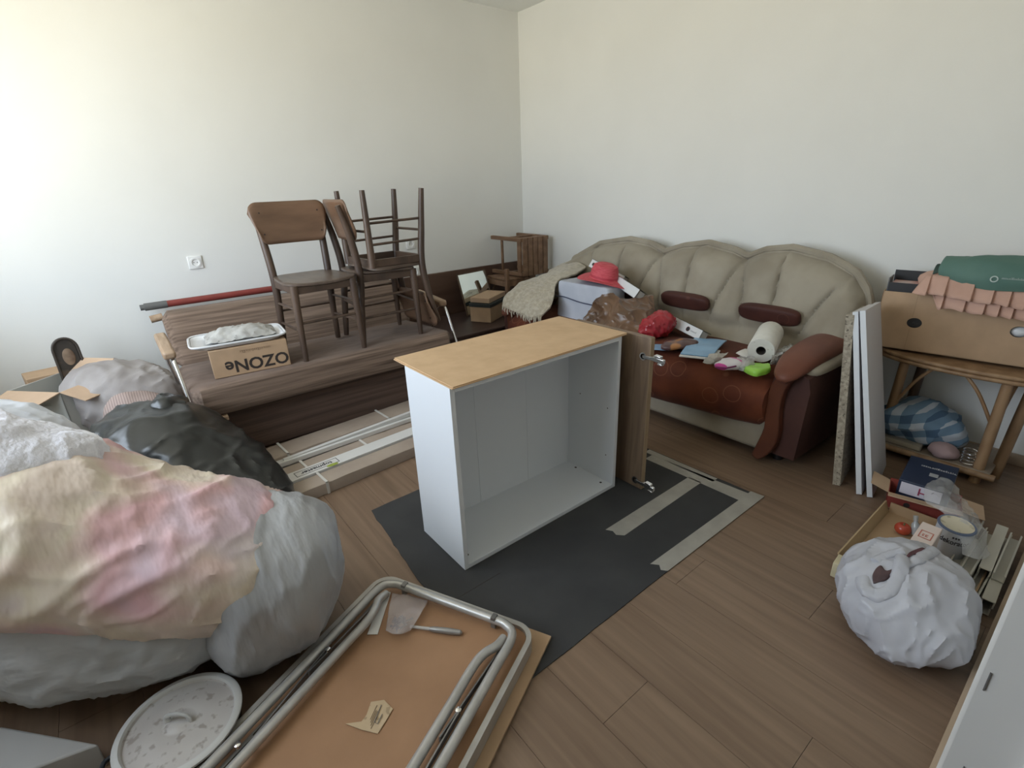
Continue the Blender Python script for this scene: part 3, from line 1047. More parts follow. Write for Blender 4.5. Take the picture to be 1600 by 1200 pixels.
SHEETC = mat('pale_blue_sheet', (0.40, 0.42, 0.475), 0.85, (0.48, 0.50, 0.55), scale=5, bump=0.15, bscale=120)
fb = thing('covered_box', 'box draped with a pale blue-grey sheet on the sofa, under the red hat', 'covered box', (2.6, 2.37, 0.46))
rows = []
bx0, bx1, by0, by1, bz0, bz1 = 2.47, 2.66, 2.13, 2.60, 0.455, 0.712
N = 96
for s, z in ((0.02, bz1 + 0.004), (0.6, bz1 + 0.004), (0.93, bz1), (0.985, bz1 - 0.008), (1.0, bz1 - 0.03), (1.005, bz1 - 0.10), (1.02, bz1 - 0.17), (1.05, bz0 + 0.03), (1.075, bz0)):
    row = []
    for i in range(N):
        a = 2 * PI * i / N
        e = 2 / 12.0
        cx_, sy_ = math.copysign(abs(math.cos(a)) ** e, math.cos(a)), math.copysign(abs(math.sin(a)) ** e, math.sin(a))
        f = 1 + max(0, s - 0.985) * (0.35 + 0.9 * noise.noise(V((a * 2.4, s * 2, 1))))
        row.append(V(((bx0 + bx1) / 2 + cx_ * (bx1 - bx0) / 2 * min(s, 1) * f, (by0 + by1) / 2 + sy_ * (by1 - by0) / 2 * min(s, 1) * f, z)))
    rows.append(row)
g = G()
vs = g.grid(rows, closed=True)
g.b.faces.new(vs[0][::-1])
g.wrinkle(0.004, 9, seed=1)
link('sheet', g, SHEETC, fb, True)
link('seam', G().tube(smooth([(2.462, 2.60, 0.602), (2.459, 2.52, 0.608), (2.458, 2.36, 0.592), (2.460, 2.20, 0.590), (2.462, 2.12, 0.585)]), 0.004, 6), mat('navy_piping', (0.06, 0.07, 0.11), 0.8), fb, True)

# red hat
HATM = mat('red_straw', (0.50, 0.055, 0.075), 0.7, (0.60, 0.10, 0.12), scale=30, stretch=(1, 1, 6), bump=0.6, bscale=160, bstretch=(1, 1, 6))
hl = (2.60, 2.285, 0.728)
ht = thing('sun_hat', 'red straw sun hat with wide brim lying on the pale blue covered box', 'hat', hl, (0.16, 0.05, 0.0))
ht.scale = (0.92, 0.92, 0.95)
g = G()
g.lathe([(0.001, 0.125), (0.055, 0.123), (0.088, 0.108), (0.100, 0.075), (0.104, 0.030), (0.108, 0.018), (0.14, 0.012), (0.195, 0.006), (0.197, 0.003), (0.14, 0.008), (0.104, 0.012), (0.001, 0.012)], (0, 0, 0), 40, M.Diagonal((0.92, 1.02, 1, 1)))
for v in g.b.verts:
    r = math.hypot(v.co.x, v.co.y)
    if r > 0.11:
        v.co.z += 0.02 * math.sin(2 * math.atan2(v.co.y, v.co.x) + 0.6) * (r - 0.11) / 0.09 + 0.004
link('straw_body', g, HATM, ht)
link('ribbon', G().lathe([(0.1055, 0.020), (0.1055, 0.040), (0.1035, 0.040), (0.1035, 0.020), (0.1055, 0.020)], (0, 0, 0), 40, M.Diagonal((0.92, 1.02, 1, 1))), mat('red_ribbon', (0.42, 0.04, 0.06), 0.6), ht)

BIND = mat('white_binder', (0.66, 0.67, 0.67), 0.45)
PAPER = mat('paper', (0.70, 0.69, 0.66), 0.8)
BLACKB = mat('black_binder', (0.02, 0.02, 0.022), 0.5)


def binder(label, o, L, W, N_, hole):
    """lever-arch file: spine from o along L, spine width W, covers along N_"""
    o, L, W, N_ = V(o), V(L), V(W), V(N_)
    t = thing('ring_binder', label, 'binder', o, group='white binders on the sofa')
    l, w, n = L.normalized(), W.normalized(), N_.normalized()
    link('spine', G().obox(o, L, W, n * 0.003), BIND, t, True, bev=0.001)
    for k in (0, 1):
        link('cover', G().obox(o + (W - w * 0.003) * k, L, w * 0.003, N_), BLACKB, t, True)
    link('pages', G().obox(o + w * 0.006 + l * 0.01 + n * 0.02, L - l * 0.02, W - w * 0.014, N_ - n * 0.03), PAPER, t, True)
    c = o + L * hole + W * 0.5 - n * 0.0006
    fr = frame(c, l, w)
    ring = M(((fr[0][0], fr[0][1], fr[0][2], 0), (fr[1][0], fr[1][1], fr[1][2], 0), (fr[2][0], fr[2][1], fr[2][2], 0), (0, 0, 0, 1)))
    link('finger_hole', G().lathe([(0.012, -0.001), (0.012, 0.001)], c, 18, ring), BLACKB, t, True)
    link('hole_ring', G().lathe([(0.012, -0.0015), (0.0145, -0.0015), (0.0145, 0.0012), (0.012, 0.0012), (0.012, -0.0015)], c, 18, ring), CHROME, t, True)
    scribble('label_print', 0.045, 0.012, frame(o + L * (hole + (0.13 if hole < 0.5 else -0.0) + (0.12 if hole > 0.5 else 0)) + W * 0.5 - n * 0.0008, L, -W), mat('grey_print', (0.45, 0.45, 0.46), 0.7), t)
    return t


def bset(p0, p1, w):
    p0, p1 = V(p0), V(p1)
    L = (p1 - p0)
    view = (p0 - V((0, 0, 1.35))).normalized()
    W = L.cross(V((0.75, 0.60, -0.2))).normalized() * w
    if W.z > 0:
        W = -W
    n = W.cross(L).normalized()
    if n.x < 0:
        n = -n
    return p0, L, W, n


q = bset((2.785, 2.555, 0.830), (2.800, 2.262, 0.735), 0.062)
binder('white binder half hidden behind the red hat, a finger hole at its upper end', q[0], q[1], q[2], q[3] * 0.10, 0.10)
q = bset((2.680, 2.316, 0.794), (2.600, 1.978, 0.709), 0.066)
binder('white binder sloping down from the red hat to the brown cloth', q[0], q[1], q[2], q[3] * 0.085, 0.16)
q = bset((2.660, 1.848, 0.588), (2.580, 1.504, 0.538), 0.062)
binder('white binder lower on the sofa, between the red bag and the blue pack', q[0], q[1], q[2], q[3] * 0.08, 0.72)

SATBR = mat('brown_satin', (0.070, 0.034, 0.016), 0.34, (0.155, 0.082, 0.042), scale=6, sheen=0.1, spec=0.6)
ctrl = [[(2.46, 2.22, 0.64), (2.50, 2.14, 0.665), (2.56, 2.04, 0.640), (2.66, 1.92, 0.60)],
        [(2.44, 2.24, 0.58), (2.46, 2.12, 0.640), (2.54, 2.02, 0.640), (2.66, 1.92, 0.66)],
        [(2.40, 2.26, 0.50), (2.42, 2.08, 0.585), (2.47, 1.95, 0.600), (2.60, 1.86, 0.615)],
        [(2.36, 2.24, 0.475), (2.38, 2.06, 0.520), (2.42, 1.90, 0.540), (2.54, 1.82, 0.560)],
        [(2.30, 2.22, 0.470), (2.31, 2.06, 0.472), (2.36, 1.88, 0.478), (2.48, 1.78, 0.482)]]
g = G()
g.sheet(ctrl, 90, 90, 0.030, 4.5, seed=8, ridge=0.015, zmin=0.466)
tag(link('brown_cloth', g, SATBR, solid=0.004), 'crumpled shiny brown cloth heaped on the sofa seat beside the blue-grey box', 'cloth')
REDP = mat('red_plastic', (0.30, 0.018, 0.028), 0.28, (0.38, 0.03, 0.04), scale=6)
g = G()
g.lump([((2.385, 1.80, 0.50), 0.01, 0.01), ((2.42, 1.78, 0.515), 0.055, 0.045), ((2.48, 1.755, 0.535), 0.068, 0.066), ((2.54, 1.735, 0.545), 0.062, 0.066), ((2.60, 1.72, 0.54), 0.02, 0.02)], 44, 44, 0.008, 12, seed=3, ridge=0.010, zmin=0.466)
tag(link('red_bag', g, REDP), 'crumpled red plastic bag on the sofa seat below the brown cloth', 'bag')
BLUEP = mat('blue_pack', (0.20, 0.36, 0.56), 0.35, (0.27, 0.44, 0.63), scale=8)
g = G()
P4 = [(2.265, 1.437, 0.485), (2.332, 1.296, 0.485), (2.638, 1.386, 0.490), (2.559, 1.538, 0.490)]
g.sheet([[P4[0], P4[1]], [[(a + b) / 2 + c for a, b, c in zip(P4[0], P4[3], (0, 0, .008))], [(a + b) / 2 + c for a, b, c in zip(P4[1], P4[2], (0, 0, .008))]], [P4[3], P4[2]]], 16, 16, 0.004, 14, seed=5, ridge=0.002)
bp_ = thing('blue_packet', 'pale blue plastic packet lying flat on the sofa seat', 'packet', P4[0])
link('blue_film', g, BLUEP, bp_, True, solid=0.006)
g = G()
e0, e1 = V(P4[0]), V(P4[1])
g.obox(e0 + V((-0.012, 0.0, -0.014)), (e1 - e0) * 1.12, (V(P4[3]) - e0) * 0.5, (0, 0, 0.010))
link('white_card', g, PAPER, bp_, True, bev=0.003)
g = G()
P5 = [(2.240, 1.645, 0.472), (2.305, 1.532, 0.472), (2.383, 1.612, 0.474), (2.302, 1.693, 0.474)]
g.sheet([[P5[0], P5[1]], [P5[3], P5[2]]], 8, 8, 0.002, 14)
tag(link('blue_sheet', g, BLUEP, solid=0.003), 'small flat scrap of blue plastic on the seat under the red bag', 'plastic sheet')
ORB = overlay(mat('dark_wrapper', (0.085, 0.045, 0.05), 0.3, (0.13, 0.075, 0.07), scale=14), 'noise', (0.42, 0.19, 0.07), 9, 0.55, 0.60)
g = G()
g.lump([((2.294, 1.583, 0.485), 0.01, 0.01), ((2.315, 1.557, 0.490), 0.05, 0.02), ((2.388, 1.525, 0.492), 0.060, 0.024), ((2.458, 1.506, 0.492), 0.05, 0.02), ((2.510, 1.507, 0.488), 0.01, 0.01)], 20, 22, 0.006, 16, zmin=0.470)
tag(link('snack_bag', g, ORB), 'dark and orange foil snack bag between the red bag and blue packet', 'bag')

# paper towel roll
p0, p1 = V((2.470, 1.114, 0.530)), V((2.86, 1.235, 0.570))
ax = (p1 - p0)
ax = ax.normalized() * 0.27
RT = frame((0, 0, 0), (0, 0, 1), ax).to_3x3()
zq = ax.to_track_quat('Z', 'Y').to_matrix().to_4x4()
ptw = thing('paper_towel_roll', 'white paper towel roll lying on the right end of the sofa seat', 'paper towel', p0)
TOWEL = overlay(mat('towel_paper', (0.66, 0.65, 0.60), 0.95, (0.72, 0.71, 0.66), scale=20, bump=0.5, bscale=90, bdist=0.004), 'voronoi', (0.48, 0.44, 0.38), 32, 0.10, 0.16, (1, 1, 1), 0.5)
link('roll', G().lathe([(0.022, 0.0), (0.062, 0.0), (0.065, 0.004), (0.065, 0.266), (0.062, 0.27), (0.022, 0.27), (0.022, 0.0)], p0, 36, zq), TOWEL, ptw, True)
link('core', G().lathe([(0.0205, -0.0008), (0.0228, -0.0008), (0.0222, 0.002), (0.0222, 0.266), (0.0205, 0.266), (0.0205, -0.0008)], p0, 24, zq), mat('core_card', (0.06, 0.05, 0.045), 0.9), ptw, True)

# small litter at the right end of the seat
WPK = overlay(mat('pink_white_pack', (0.68, 0.65, 0.68), 0.4), 'wave', (0.56, 0.05, 0.30), 3.2, 0.80, 0.85, (1, 0.4, 1))
g = G()
g.lump([((2.252, 1.220, 0.482), 0.012, 0.010), ((2.248, 1.192, 0.490), 0.045, 0.022), ((2.283, 1.165, 0.495), 0.050, 0.026), ((2.335, 1.160, 0.490), 0.045, 0.022), ((2.394, 1.164, 0.485), 0.012, 0.01)], 18, 20, 0.005, 16, zmin=0.470)
pk = tag(link('sweet_packet', g, WPK), 'white packet with pink stripe on the sofa seat in front of the paper towel', 'packet')
link('purple_ribbon', G().tube([(2.168, 1.179, 0.500), (2.188, 1.135, 0.503), (2.252, 1.122, 0.500)], 0.004, 6), mat('purple', (0.16, 0.01, 0.09), 0.5), pk)
g = G()
LIME = mat('lime_film', (0.27, 0.58, 0.06), 0.35, (0.34, 0.66, 0.10), scale=8)
g.sheet([[(2.293, 1.114, 0.472), (2.258, 1.026, 0.472), (2.349, 1.002, 0.474)], [(2.298, 1.098, 0.495), (2.271, 1.028, 0.500), (2.365, 1.010, 0.494)], [(2.392, 1.123, 0.482), (2.399, 1.081, 0.484), (2.444, 1.058, 0.482)]], 16, 18, 0.006, 16, seed=6, ridge=0.003)
tag(link('green_wrapper', g, LIME, solid=0.003), 'bright green crumpled plastic wrapper at the right end of the seat', 'wrapper')
FILM = mat('clear_film', (0.75, 0.76, 0.76), 0.15, alpha=0.38, spec=0.8)
g = G()
g.sheet([[(2.282, 1.152, 0.475), (2.273, 1.098, 0.475), (2.323, 1.086, 0.475)], [(2.290, 1.144, 0.505), (2.287, 1.101, 0.510), (2.364, 1.091, 0.500)], [(2.436, 1.201, 0.490), (2.444, 1.164, 0.490), (2.461, 1.133, 0.490)]], 18, 18, 0.012, 16, seed=9, ridge=0.006)
tag(link('clear_wrapper', g, FILM, solid=0.002), 'crumpled clear plastic film between the pink packet and green wrapper', 'wrapper')
g = G()
g.sheet([[(2.255, 1.299, 0.475), (2.256, 1.257, 0.475), (2.306, 1.237, 0.478)], [(2.282, 1.296, 0.490), (2.282, 1.254, 0.500), (2.345, 1.241, 0.495)], [(2.392, 1.332, 0.480), (2.406, 1.297, 0.485), (2.456, 1.275, 0.482)]], 18, 18, 0.012, 18, seed=12, ridge=0.007)
tag(link('tissue_scrap', g, mat('grey_tissue', (0.42, 0.40, 0.37), 0.8, (0.52, 0.50, 0.47), scale=10), solid=0.002), 'crumpled greyish paper scrap on the seat just beside the blue packet', 'paper')
g = G()
g.sheet([[(2.495, 1.253, 0.478), (2.469, 1.190, 0.478), (2.506, 1.168, 0.478)], [(2.511, 1.248, 0.486), (2.508, 1.198, 0.488), (2.542, 1.188, 0.486)], [(2.588, 1.253, 0.482), (2.596, 1.229, 0.482), (2.610, 1.215, 0.482)]], 10, 10, 0.002, 14)
tag(link('white_card', g, PAPER, solid=0.002), 'small white card on the seat touching the left of the paper towel', 'card')
g = G()
g.sheet([[(2.427, 1.049, 0.475), (2.515, 1.044, 0.475), (2.650, 1.052, 0.475)], [(2.399, 1.030, 0.520), (2.504, 1.036, 0.520), (2.634, 1.039, 0.520)], [(2.566, 1.088, 0.500), (2.670, 1.091, 0.500), (2.761, 1.079, 0.500)]], 20, 20, 0.014, 16, seed=15, ridge=0.008)
tag(link('cellophane', g, FILM, solid=0.002), 'crumpled clear cellophane behind the paper towel beside the sofa arm', 'wrapper')

# ------------------------------------------------------------------ boards leaning between sofa and table
CHIP = overlay(mat('chipboard', (0.25, 0.215, 0.165), 0.85, (0.40, 0.35, 0.27), scale=70, detail=2, bump=0.3, bscale=120), 'noise', (0.12, 0.10, 0.075), 90, 0.60, 0.66)
LAMF = mat('shaded_panel_face', (0.52, 0.50, 0.51), 0.5)  # white panel faces greyed, their weaker light is in the colour


def panel(o, up, d, th, edge_m, label):
    o, up, d, th = V(o), V(up), V(d), V(th)
    t = thing('shelf_panel', label, 'panel', o, group='panels leaning beside the sofa')
    link('board', G().obox(o + d.normalized() * 0.002, d, th, up), LAMF if edge_m is WHITEMEL else CHIP, t, True, flat=True)
    link('edge_band', G().obox(o, d.normalized() * 0.002, th, up), edge_m, t, True, flat=True)
    return t


panel((2.383, 0.655, 0.002), (0.062, 0.112, 0.775), (0.36, 0.05, -0.03), (0.006, -0.030, 0.004), CHIP, 'grey chipboard panel leaning nearest the sofa arm')
panel((2.378, 0.555, 0.002), (0.075, 0.192, 0.790), (0.36, 0.05, -0.035), (0.006, -0.019, 0.004), WHITEMEL, 'white panel leaning in the middle, between chipboard and other white panel')
panel((2.388, 0.516, 0.002), (0.062, 0.205, 0.800), (0.36, 0.05, -0.030), (0.006, -0.019, 0.004), WHITEMEL, 'white panel leaning nearest the rattan table')

# ------------------------------------------------------------------ rattan table with a box on it
RAT = mat('rattan', (0.22, 0.125, 0.06), 0.5, (0.33, 0.205, 0.11), scale=10, stretch=(2, 2, 0.6), bump=0.2, bscale=50)
RATD = mat('dark_rattan', (0.07, 0.04, 0.024), 0.5, (0.11, 0.065, 0.04), scale=10)
TZ = 0.528
rt = thing('rattan_table', 'half-round rattan table with crossed legs standing against the back wall', 'table', (2.98, 0.40, 0))
arc = []
for i in range(25):
    a = PI * i / 24
    arc.append(V((3.17 - 0.315 * math.sin(a) ** 0.45, 0.395 + 0.375 * math.cos(a), 0)))
link('tabletop', G().prism([p + V((0, 0, TZ - 0.020)) for p in arc], (0, 0, 0.018)), RAT, rt, True, bev=0.006)
for dz in (0.010, 0.030):
    link('rim_cane', G().tube([p + V((-0.004, 0, TZ - dz)) for p in arc], 0.0105, 9), RAT, rt, True)
for y, x, sx_, sy_ in ((0.245, 2.885, 0.0, 0.0), (0.195, 2.995, 0.01, -0.02), (0.640, 2.955, -0.04, -0.02), (0.60, 3.10, -0.02, -0.02)):
    link('leg', G().tube([(x, y, 0.0), (x + sx_ * 0.5, y + sy_ * 0.5, 0.26), (x + sx_, y + sy_, TZ - 0.018)], [0.022, 0.022, 0.020], 10), RATD if x > 3.05 else RAT, rt, True)
for a, b in (((2.888, 0.250, 0.28), (2.875, 0.40, TZ - 0.022)), ((2.938, 0.63, 0.24), (2.875, 0.49, TZ - 0.022)), ((2.888, 0.24, 0.28), (3.05, 0.22, TZ - 0.022))):
    link('brace', G().tube(smooth([a, (V(a) + V(b)) / 2 + V((-0.012, 0, 0.03)), b]), 0.0075, 7), RAT, rt, True)
link('shelf_board', bx(2.86, 3.16, 0.20, 0.70, 0.052, 0.070), mat('worn_board', (0.22, 0.17, 0.12), 0.7, (0.30, 0.24, 0.18), scale=7), rt, True, bev=0.003)
link('shelf_rail', G().tube([(2.862, 0.18, 0.050), (2.862, 0.72, 0.050)], 0.016, 9), RAT, rt, True)

bb = thing('cardboard_box', 'large open cardboard box with two round handholes on the rattan table', 'box', (3.03, 0.46, TZ + 0.01))
fa, fb_ = V((2.905, 0.775, 0)), V((2.985, 0.215, 0))
fdir = (fb_ - fa)
W_ = fdir.length + 0.06
fx = fdir.normalized()
fy = V((-fx.y, fx.x, 0))
if fy.x < 0:
    fy = -fy
zb, zt = TZ + 0.012, TZ + 0.285
HOLES = ((0.148, 0.135), (0.505, 0.150))
HR = 0.024


def plate_with_holes(o, ex, ez, w, h, holes, r, th, nrm):
    """front wall split in strips round its holes"""
    g = G()
    xs = [0.0]
    for hx, hz in holes:
        xs += [hx - r * 1.6, hx + r * 1.6]
    xs.append(w)
    for i in range(len(xs) - 1):
        if i % 2 == 0:
            g.obox(o + ex * xs[i], ex * (xs[i + 1] - xs[i]), ez * h, nrm * th)
    for hx, hz in holes:
        s = r * 1.6
        n = 24
        inner, outer = [], []
        for j in range(n):
            a = 2 * PI * j / n
            ca, sa = math.cos(a), math.sin(a)
            inner.append((hx + r * 1.2 * ca, hz + r * sa))
            m = max(abs(ca), abs(sa))
            outer.append((hx + s * ca / m, hz + s * sa / m))
        for dep in (0, th):
            vi = [g.b.verts.new(o + ex * x + ez * z + nrm * dep) for x, z in inner]
            vo = [g.b.verts.new(o + ex * x + ez * z + nrm * dep) for x, z in outer]
            for j in range(n):
                g.b.faces.new((vi[j], vi[(j + 1) % n], vo[(j + 1) % n], vo[j]))
            if dep == 0:
                v0 = vi
            else:
                for j in range(n):
                    g.b.faces.new((v0[j], v0[(j + 1) % n], vi[(j + 1) % n], vi[j]))
        g.obox(o + ex * (hx - s), ex * 2 * s, ez * (hz - s), nrm * th)
        g.obox(o + ex * (hx - s) + ez * (hz + s), ex * 2 * s, ez * (h - hz - s), nrm * th)
    return g


Z_ = V((0, 0, 1))
ob = fa + Z_ * zb
hgt = zt - zb
link('front_wall', plate_with_holes(ob, fx, Z_, W_, hgt, HOLES, HR, 0.004, fy), CARD, bb, True, flat=True)
dep = 0.205
link('back_wall', G().obox(ob + fy * dep, fx * W_, Z_ * hgt, fy * 0.004), CARD, bb, True, flat=True)
link('side_wall', G().obox(ob, fx * 0.004, fy * dep, Z_ * hgt), CARD, bb, True, flat=True)
link('side_wall', G().obox(ob + fx * (W_ - 0.004), fx * 0.004, fy * dep, Z_ * hgt), CARD, bb, True, flat=True)
link('base', G().obox(ob, fx * W_, fy * dep, Z_ * 0.004), CARD, bb, True, flat=True)
link('fold_line', G().obox(ob + fx * 0.135 - fy * 0.0006, fx * 0.002, fy * 0.0008, Z_ * 0.108).obox(ob + fx * 0.135 - fy * 0.0006 + Z_ * 0.162, fx * 0.002, fy * 0.0008, Z_ * (hgt - 0.162)), mat('card_crease', (0.33, 0.22, 0.13), 0.8), bb, True, flat=True)
for i, (hx, hz) in enumerate(HOLES):
    g = G()
    g.ellipsoid(ob + fx * hx + Z_ * (hz - 0.004) + fy * 0.05, (0.040, 0.045, 0.030), None, 10, 16)
    tag(link(('dark_bottle', 'white_cup')[i], g, (BLACK, ENAMEL)[i]), ('dark object inside the big box, seen through its left handhole', 'white object inside the big box, seen through its right handhole')[i], ('bottle', 'cup')[i])
bd = thing('ring_binder', 'open-ended black file box standing in the left of the cardboard box', 'binder', ob + fx * 0.05 + Z_ * (hgt - 0.09))
o = ob + fx * 0.012 + fy * 0.012 + Z_ * 0.006
link('front_cover', G().obox(o, fx * 0.21, fy * 0.004, Z_ * (hgt + 0.035)), BLACKB, bd, True)
link('side_cover', G().obox(o - fx * 0.003, fx * 0.004, fy * 0.12, Z_ * (hgt + 0.055)), mat('grey_board', (0.14, 0.14, 0.14), 0.6), bd, True)
link('back_cover', G().obox(o + fy * 0.14, fx * 0.21, fy * 0.004, Z_ * (hgt + 0.075)), BLACKB, bd, True)
link('papers', G().obox(o + fy * 0.03 + fx * 0.01, fx * 0.19, fy * 0.09, Z_ * (hgt + 0.030)), mat('pink_paper', (0.50, 0.26, 0.22), 0.8, (0.55, 0.48, 0.46), scale=10), bd, True)
# peach ruffled cushion
PEACH = mat('peach_cotton', (0.50, 0.305, 0.23), 0.9, (0.57, 0.36, 0.28), scale=8, bump=0.2, bscale=120)
pc = thing('ruffled_cushion', 'peach cushion cover with pleated ruffles spilling over the big cardboard box', 'cushion', ob + fx * 0.3 + Z_ * hgt)
ctop = ob + fx * 0.38 + fy * 0.10 + Z_ * (hgt + 0.035)
link('cushion_body', G().ellipsoid(ctop + Z_ * 0.02, (0.13, 0.27, 0.055), M(((fy.x, fx.x, 0), (fy.y, fx.y, 0), (0, 0, 1))), 14, 28, 2.6), PEACH, pc, True)
for lvl, (z0, z1, out0, out1, a0) in enumerate(((0.085, 0.005, -0.02, -0.055, 0.115), (0.030, -0.055, -0.030, -0.045, 0.19))):
    rows = []
    for i in range(141):
        f = i / 140
        u = a0 + f * (0.70 - a0)
        w = (f * 9 + 0.25 * math.sin(f * 11 + lvl)) % 1.0                                  # knife pleats
        pl_ = 0.022 * w
        hang = (0.10 if lvl == 0 else 0.05) * f * 0.35 + 0.010 * noise.noise(V((f * 9, lvl, 0)))
        ends = min(1.0, f / 0.06)
        row = []
        for j in range(7):
            v = j / 6
            z = hgt + (z0 + (z1 - z0) * v) * ends - hang * v + 0.012 * (1 - f)
            off = out0 + (out1 - out0) * v - pl_ * (0.3 + v)
            row.append(ob + fx * u + fy * off + Z_ * z)
        rows.append(row)
    g = G()
    g.grid(rows)
    link('ruffle', g, PEACH, pc, True, solid=0.003, angle=0.5)
GREENB = mat('green_fabric', (0.075, 0.155, 0.125), 0.7, (0.10, 0.19, 0.155), scale=5, bump=0.15, bscale=200)
gb = thing('green_bag', 'folded dark green cloth bag with a white ring print on the peach cushion', 'bag', ctop + Z_ * 0.08)
gc = lambda u, d, z: ob + fx * u + fy * d + Z_ * (hgt + z)
rows = [[gc(0.20, -0.02, 0.072), gc(0.32, -0.035, 0.055), gc(0.46, -0.045, 0.055), gc(0.58, -0.045, 0.075), gc(0.68, -0.04, 0.06)],
        [gc(0.185, -0.025, 0.115), gc(0.32, -0.045, 0.105), gc(0.46, -0.055, 0.105), gc(0.58, -0.055, 0.115), gc(0.68, -0.05, 0.11)],
        [gc(0.190, 0.00, 0.158), gc(0.32, -0.010, 0.160), gc(0.46, -0.015, 0.165), gc(0.58, -0.01, 0.165), gc(0.68, -0.01, 0.165)],
        [gc(0.20, 0.06, 0.165), gc(0.32, 0.06, 0.172), gc(0.46, 0.06, 0.176), gc(0.58, 0.06, 0.176), gc(0.68, 0.06, 0.175)],
        [gc(0.21, 0.12, 0.135), gc(0.32, 0.13, 0.140), gc(0.46, 0.13, 0.145), gc(0.58, 0.13, 0.145), gc(0.68, 0.13, 0.14)]]
g = G()
g.sheet(rows, 36, 40, 0.010, 7, seed=2, ridge=0.003)
link('cloth', g, GREENB, gb, True, solid=0.010)
WPR = mat('pale_print', (0.45, 0.52, 0.48), 0.7)
c = gc(0.375, -0.064, 0.100)
fr = frame((0, 0, 0), fx, Z_)
link('ring_print', G().lathe([(0.009, -0.001), (0.0135, -0.001), (0.0135, 0.001), (0.009, 0.001), (0.009, -0.001)], c, 20, fr), WPR, gb, True)
scribble('print', 0.095, 0.008, frame(gc(0.445, -0.070, 0.107), fx, Z_), WPR, gb)
g = G()
g.sheet([[gc(0.165, 0.02, 0.09), gc(0.20, 0.02, 0.11)], [gc(0.17, 0.05, 0.13), gc(0.21, 0.06, 0.13)], [gc(0.20, 0.08, 0.12), gc(0.24, 0.08, 0.12)]], 8, 8, 0.004, 15)
link('strap', g, mat('dark_green_strap', (0.05, 0.08, 0.065), 0.8), gb, True, solid=0.004)


# ------------------------------------------------------------------ under and beside the rattan table
CHECK = mat('checked_cotton', (0.10, 0.16, 0.25), 0.9)
_n, _l, _b = nodes_of(CHECK)
_t = _n.new('ShaderNodeTexCoord')
_mp = _n.new('ShaderNodeMapping')
_mp.inputs['Rotation'].default_value = (0.3, 0.2, 0.5)
_l.new(_t.outputs['Object'], _mp.inputs[0])
_s = _n.new('ShaderNodeSeparateXYZ')
_l.new(_mp.outputs[0], _s.inputs[0])
acc = None
for ax_ in (1, 2):
    a1 = _n.new('ShaderNodeMath')
    a1.operation = 'MULTIPLY'
    a1.inputs[1].default_value = 13.0
    _l.new(_s.outputs[ax_], a1.inputs[0])
    a2 = _n.new('ShaderNodeMath')
    a2.operation = 'FRACT'
    _l.new(a1.outputs[0], a2.inputs[0])
    a3 = _n.new('ShaderNodeMath')
    a3.operation = 'GREATER_THAN'
    a3.inputs[1].default_value = 0.5
    _l.new(a2.outputs[0], a3.inputs[0])
    if acc is None:
        acc = a3
    else:
        a4 = _n.new('ShaderNodeMath')
        a4.operation = 'ADD'
        _l.new(acc.outputs[0], a4.inputs[0])
        _l.new(a3.outputs[0], a4.inputs[1])
        acc = a4
dv = _n.new('ShaderNodeMath')
dv.operation = 'MULTIPLY'
dv.inputs[1].default_value = 0.5
_l.new(acc.outputs[0], dv.inputs[0])
_cr = _n.new('ShaderNodeValToRGB')
_e = _cr.color_ramp.elements
_e[0].position = 0.2
_e[0].color = (0.065, 0.12, 0.20, 1)
_e[1].position = 0.8
_e[1].color = (0.45, 0.50, 0.56, 1)
_m = _e.new(0.5)
_m.color = (0.15, 0.24, 0.34, 1)
_cr.color_ramp.interpolation = 'CONSTANT'
_l.new(dv.outputs[0], _cr.inputs[0])
_l.new(_cr.outputs[0], _b.inputs['Base Color'])
g = G()
g.lump([((2.93, 0.70, 0.12), 0.02, 0.02), ((2.96, 0.65, 0.145), 0.09, 0.07), ((2.99, 0.55, 0.175), 0.115, 0.105), ((3.01, 0.46, 0.165), 0.11, 0.095), ((3.04, 0.37, 0.125), 0.07, 0.055), ((3.05, 0.33, 0.105), 0.01, 0.01)], 50, 46, 0.018, 7, seed=5, ridge=0.010, zmin=0.073)
tag(link('checked_bundle', g, CHECK), 'blue and white checked cloth bundle on the shelf of the rattan table', 'cloth bundle')
g = G()
g.lump([((2.895, 0.435, 0.085), 0.01, 0.01), ((2.895, 0.41, 0.10), 0.045, 0.03), ((2.90, 0.36, 0.10), 0.05, 0.03), ((2.905, 0.325, 0.085), 0.01, 0.01)], 20, 20, 0.008, 12, seed=2, ridge=0.004, zmin=0.0705)
tag(link('pink_cloth', g, mat('dusty_pink', (0.36, 0.25, 0.25), 0.9, (0.42, 0.30, 0.30), scale=8)), 'small dusty pink cloth tucked under the right of the checked bundle', 'cloth')
bk = thing('old_book', 'old pale book lying flat on the table shelf in front of the checked bundle', 'book', (2.90, 0.58, 0.071))
o = V((2.875, 0.665, 0.071))
e1 = V((2.868, 0.46, 0.071)) - o
e1.z = 0
e2 = V((0.085, 0.005, 0))
link('cover', G().obox(o, e1, e2, (0, 0, 0.028)), mat('book_cover', (0.22, 0.19, 0.15), 0.7, (0.28, 0.25, 0.20), scale=6), bk, True, bev=0.002)
link('page_block', G().obox(o - e2 * 0.02 + V((0, 0, 0.004)), e1 * 0.97, e2 * 0.3, (0, 0, 0.020)), mat('old_pages', (0.38, 0.33, 0.25), 0.9), bk, True)
# wire coil
sp = thing('wire_spring', 'small silver coil of wire standing behind the dark blue carton', 'coil', (2.90, 0.29, 0.071))
c0 = V((2.895, 0.285, 0.0735))
link('coil', G().tube([c0 + V((0.030 * math.cos(a), 0.030 * math.sin(a), 0.004 * a / 1.6)) for a in [i * 0.45 for i in range(70)]], 0.0028, 5), CHROME, sp, True)

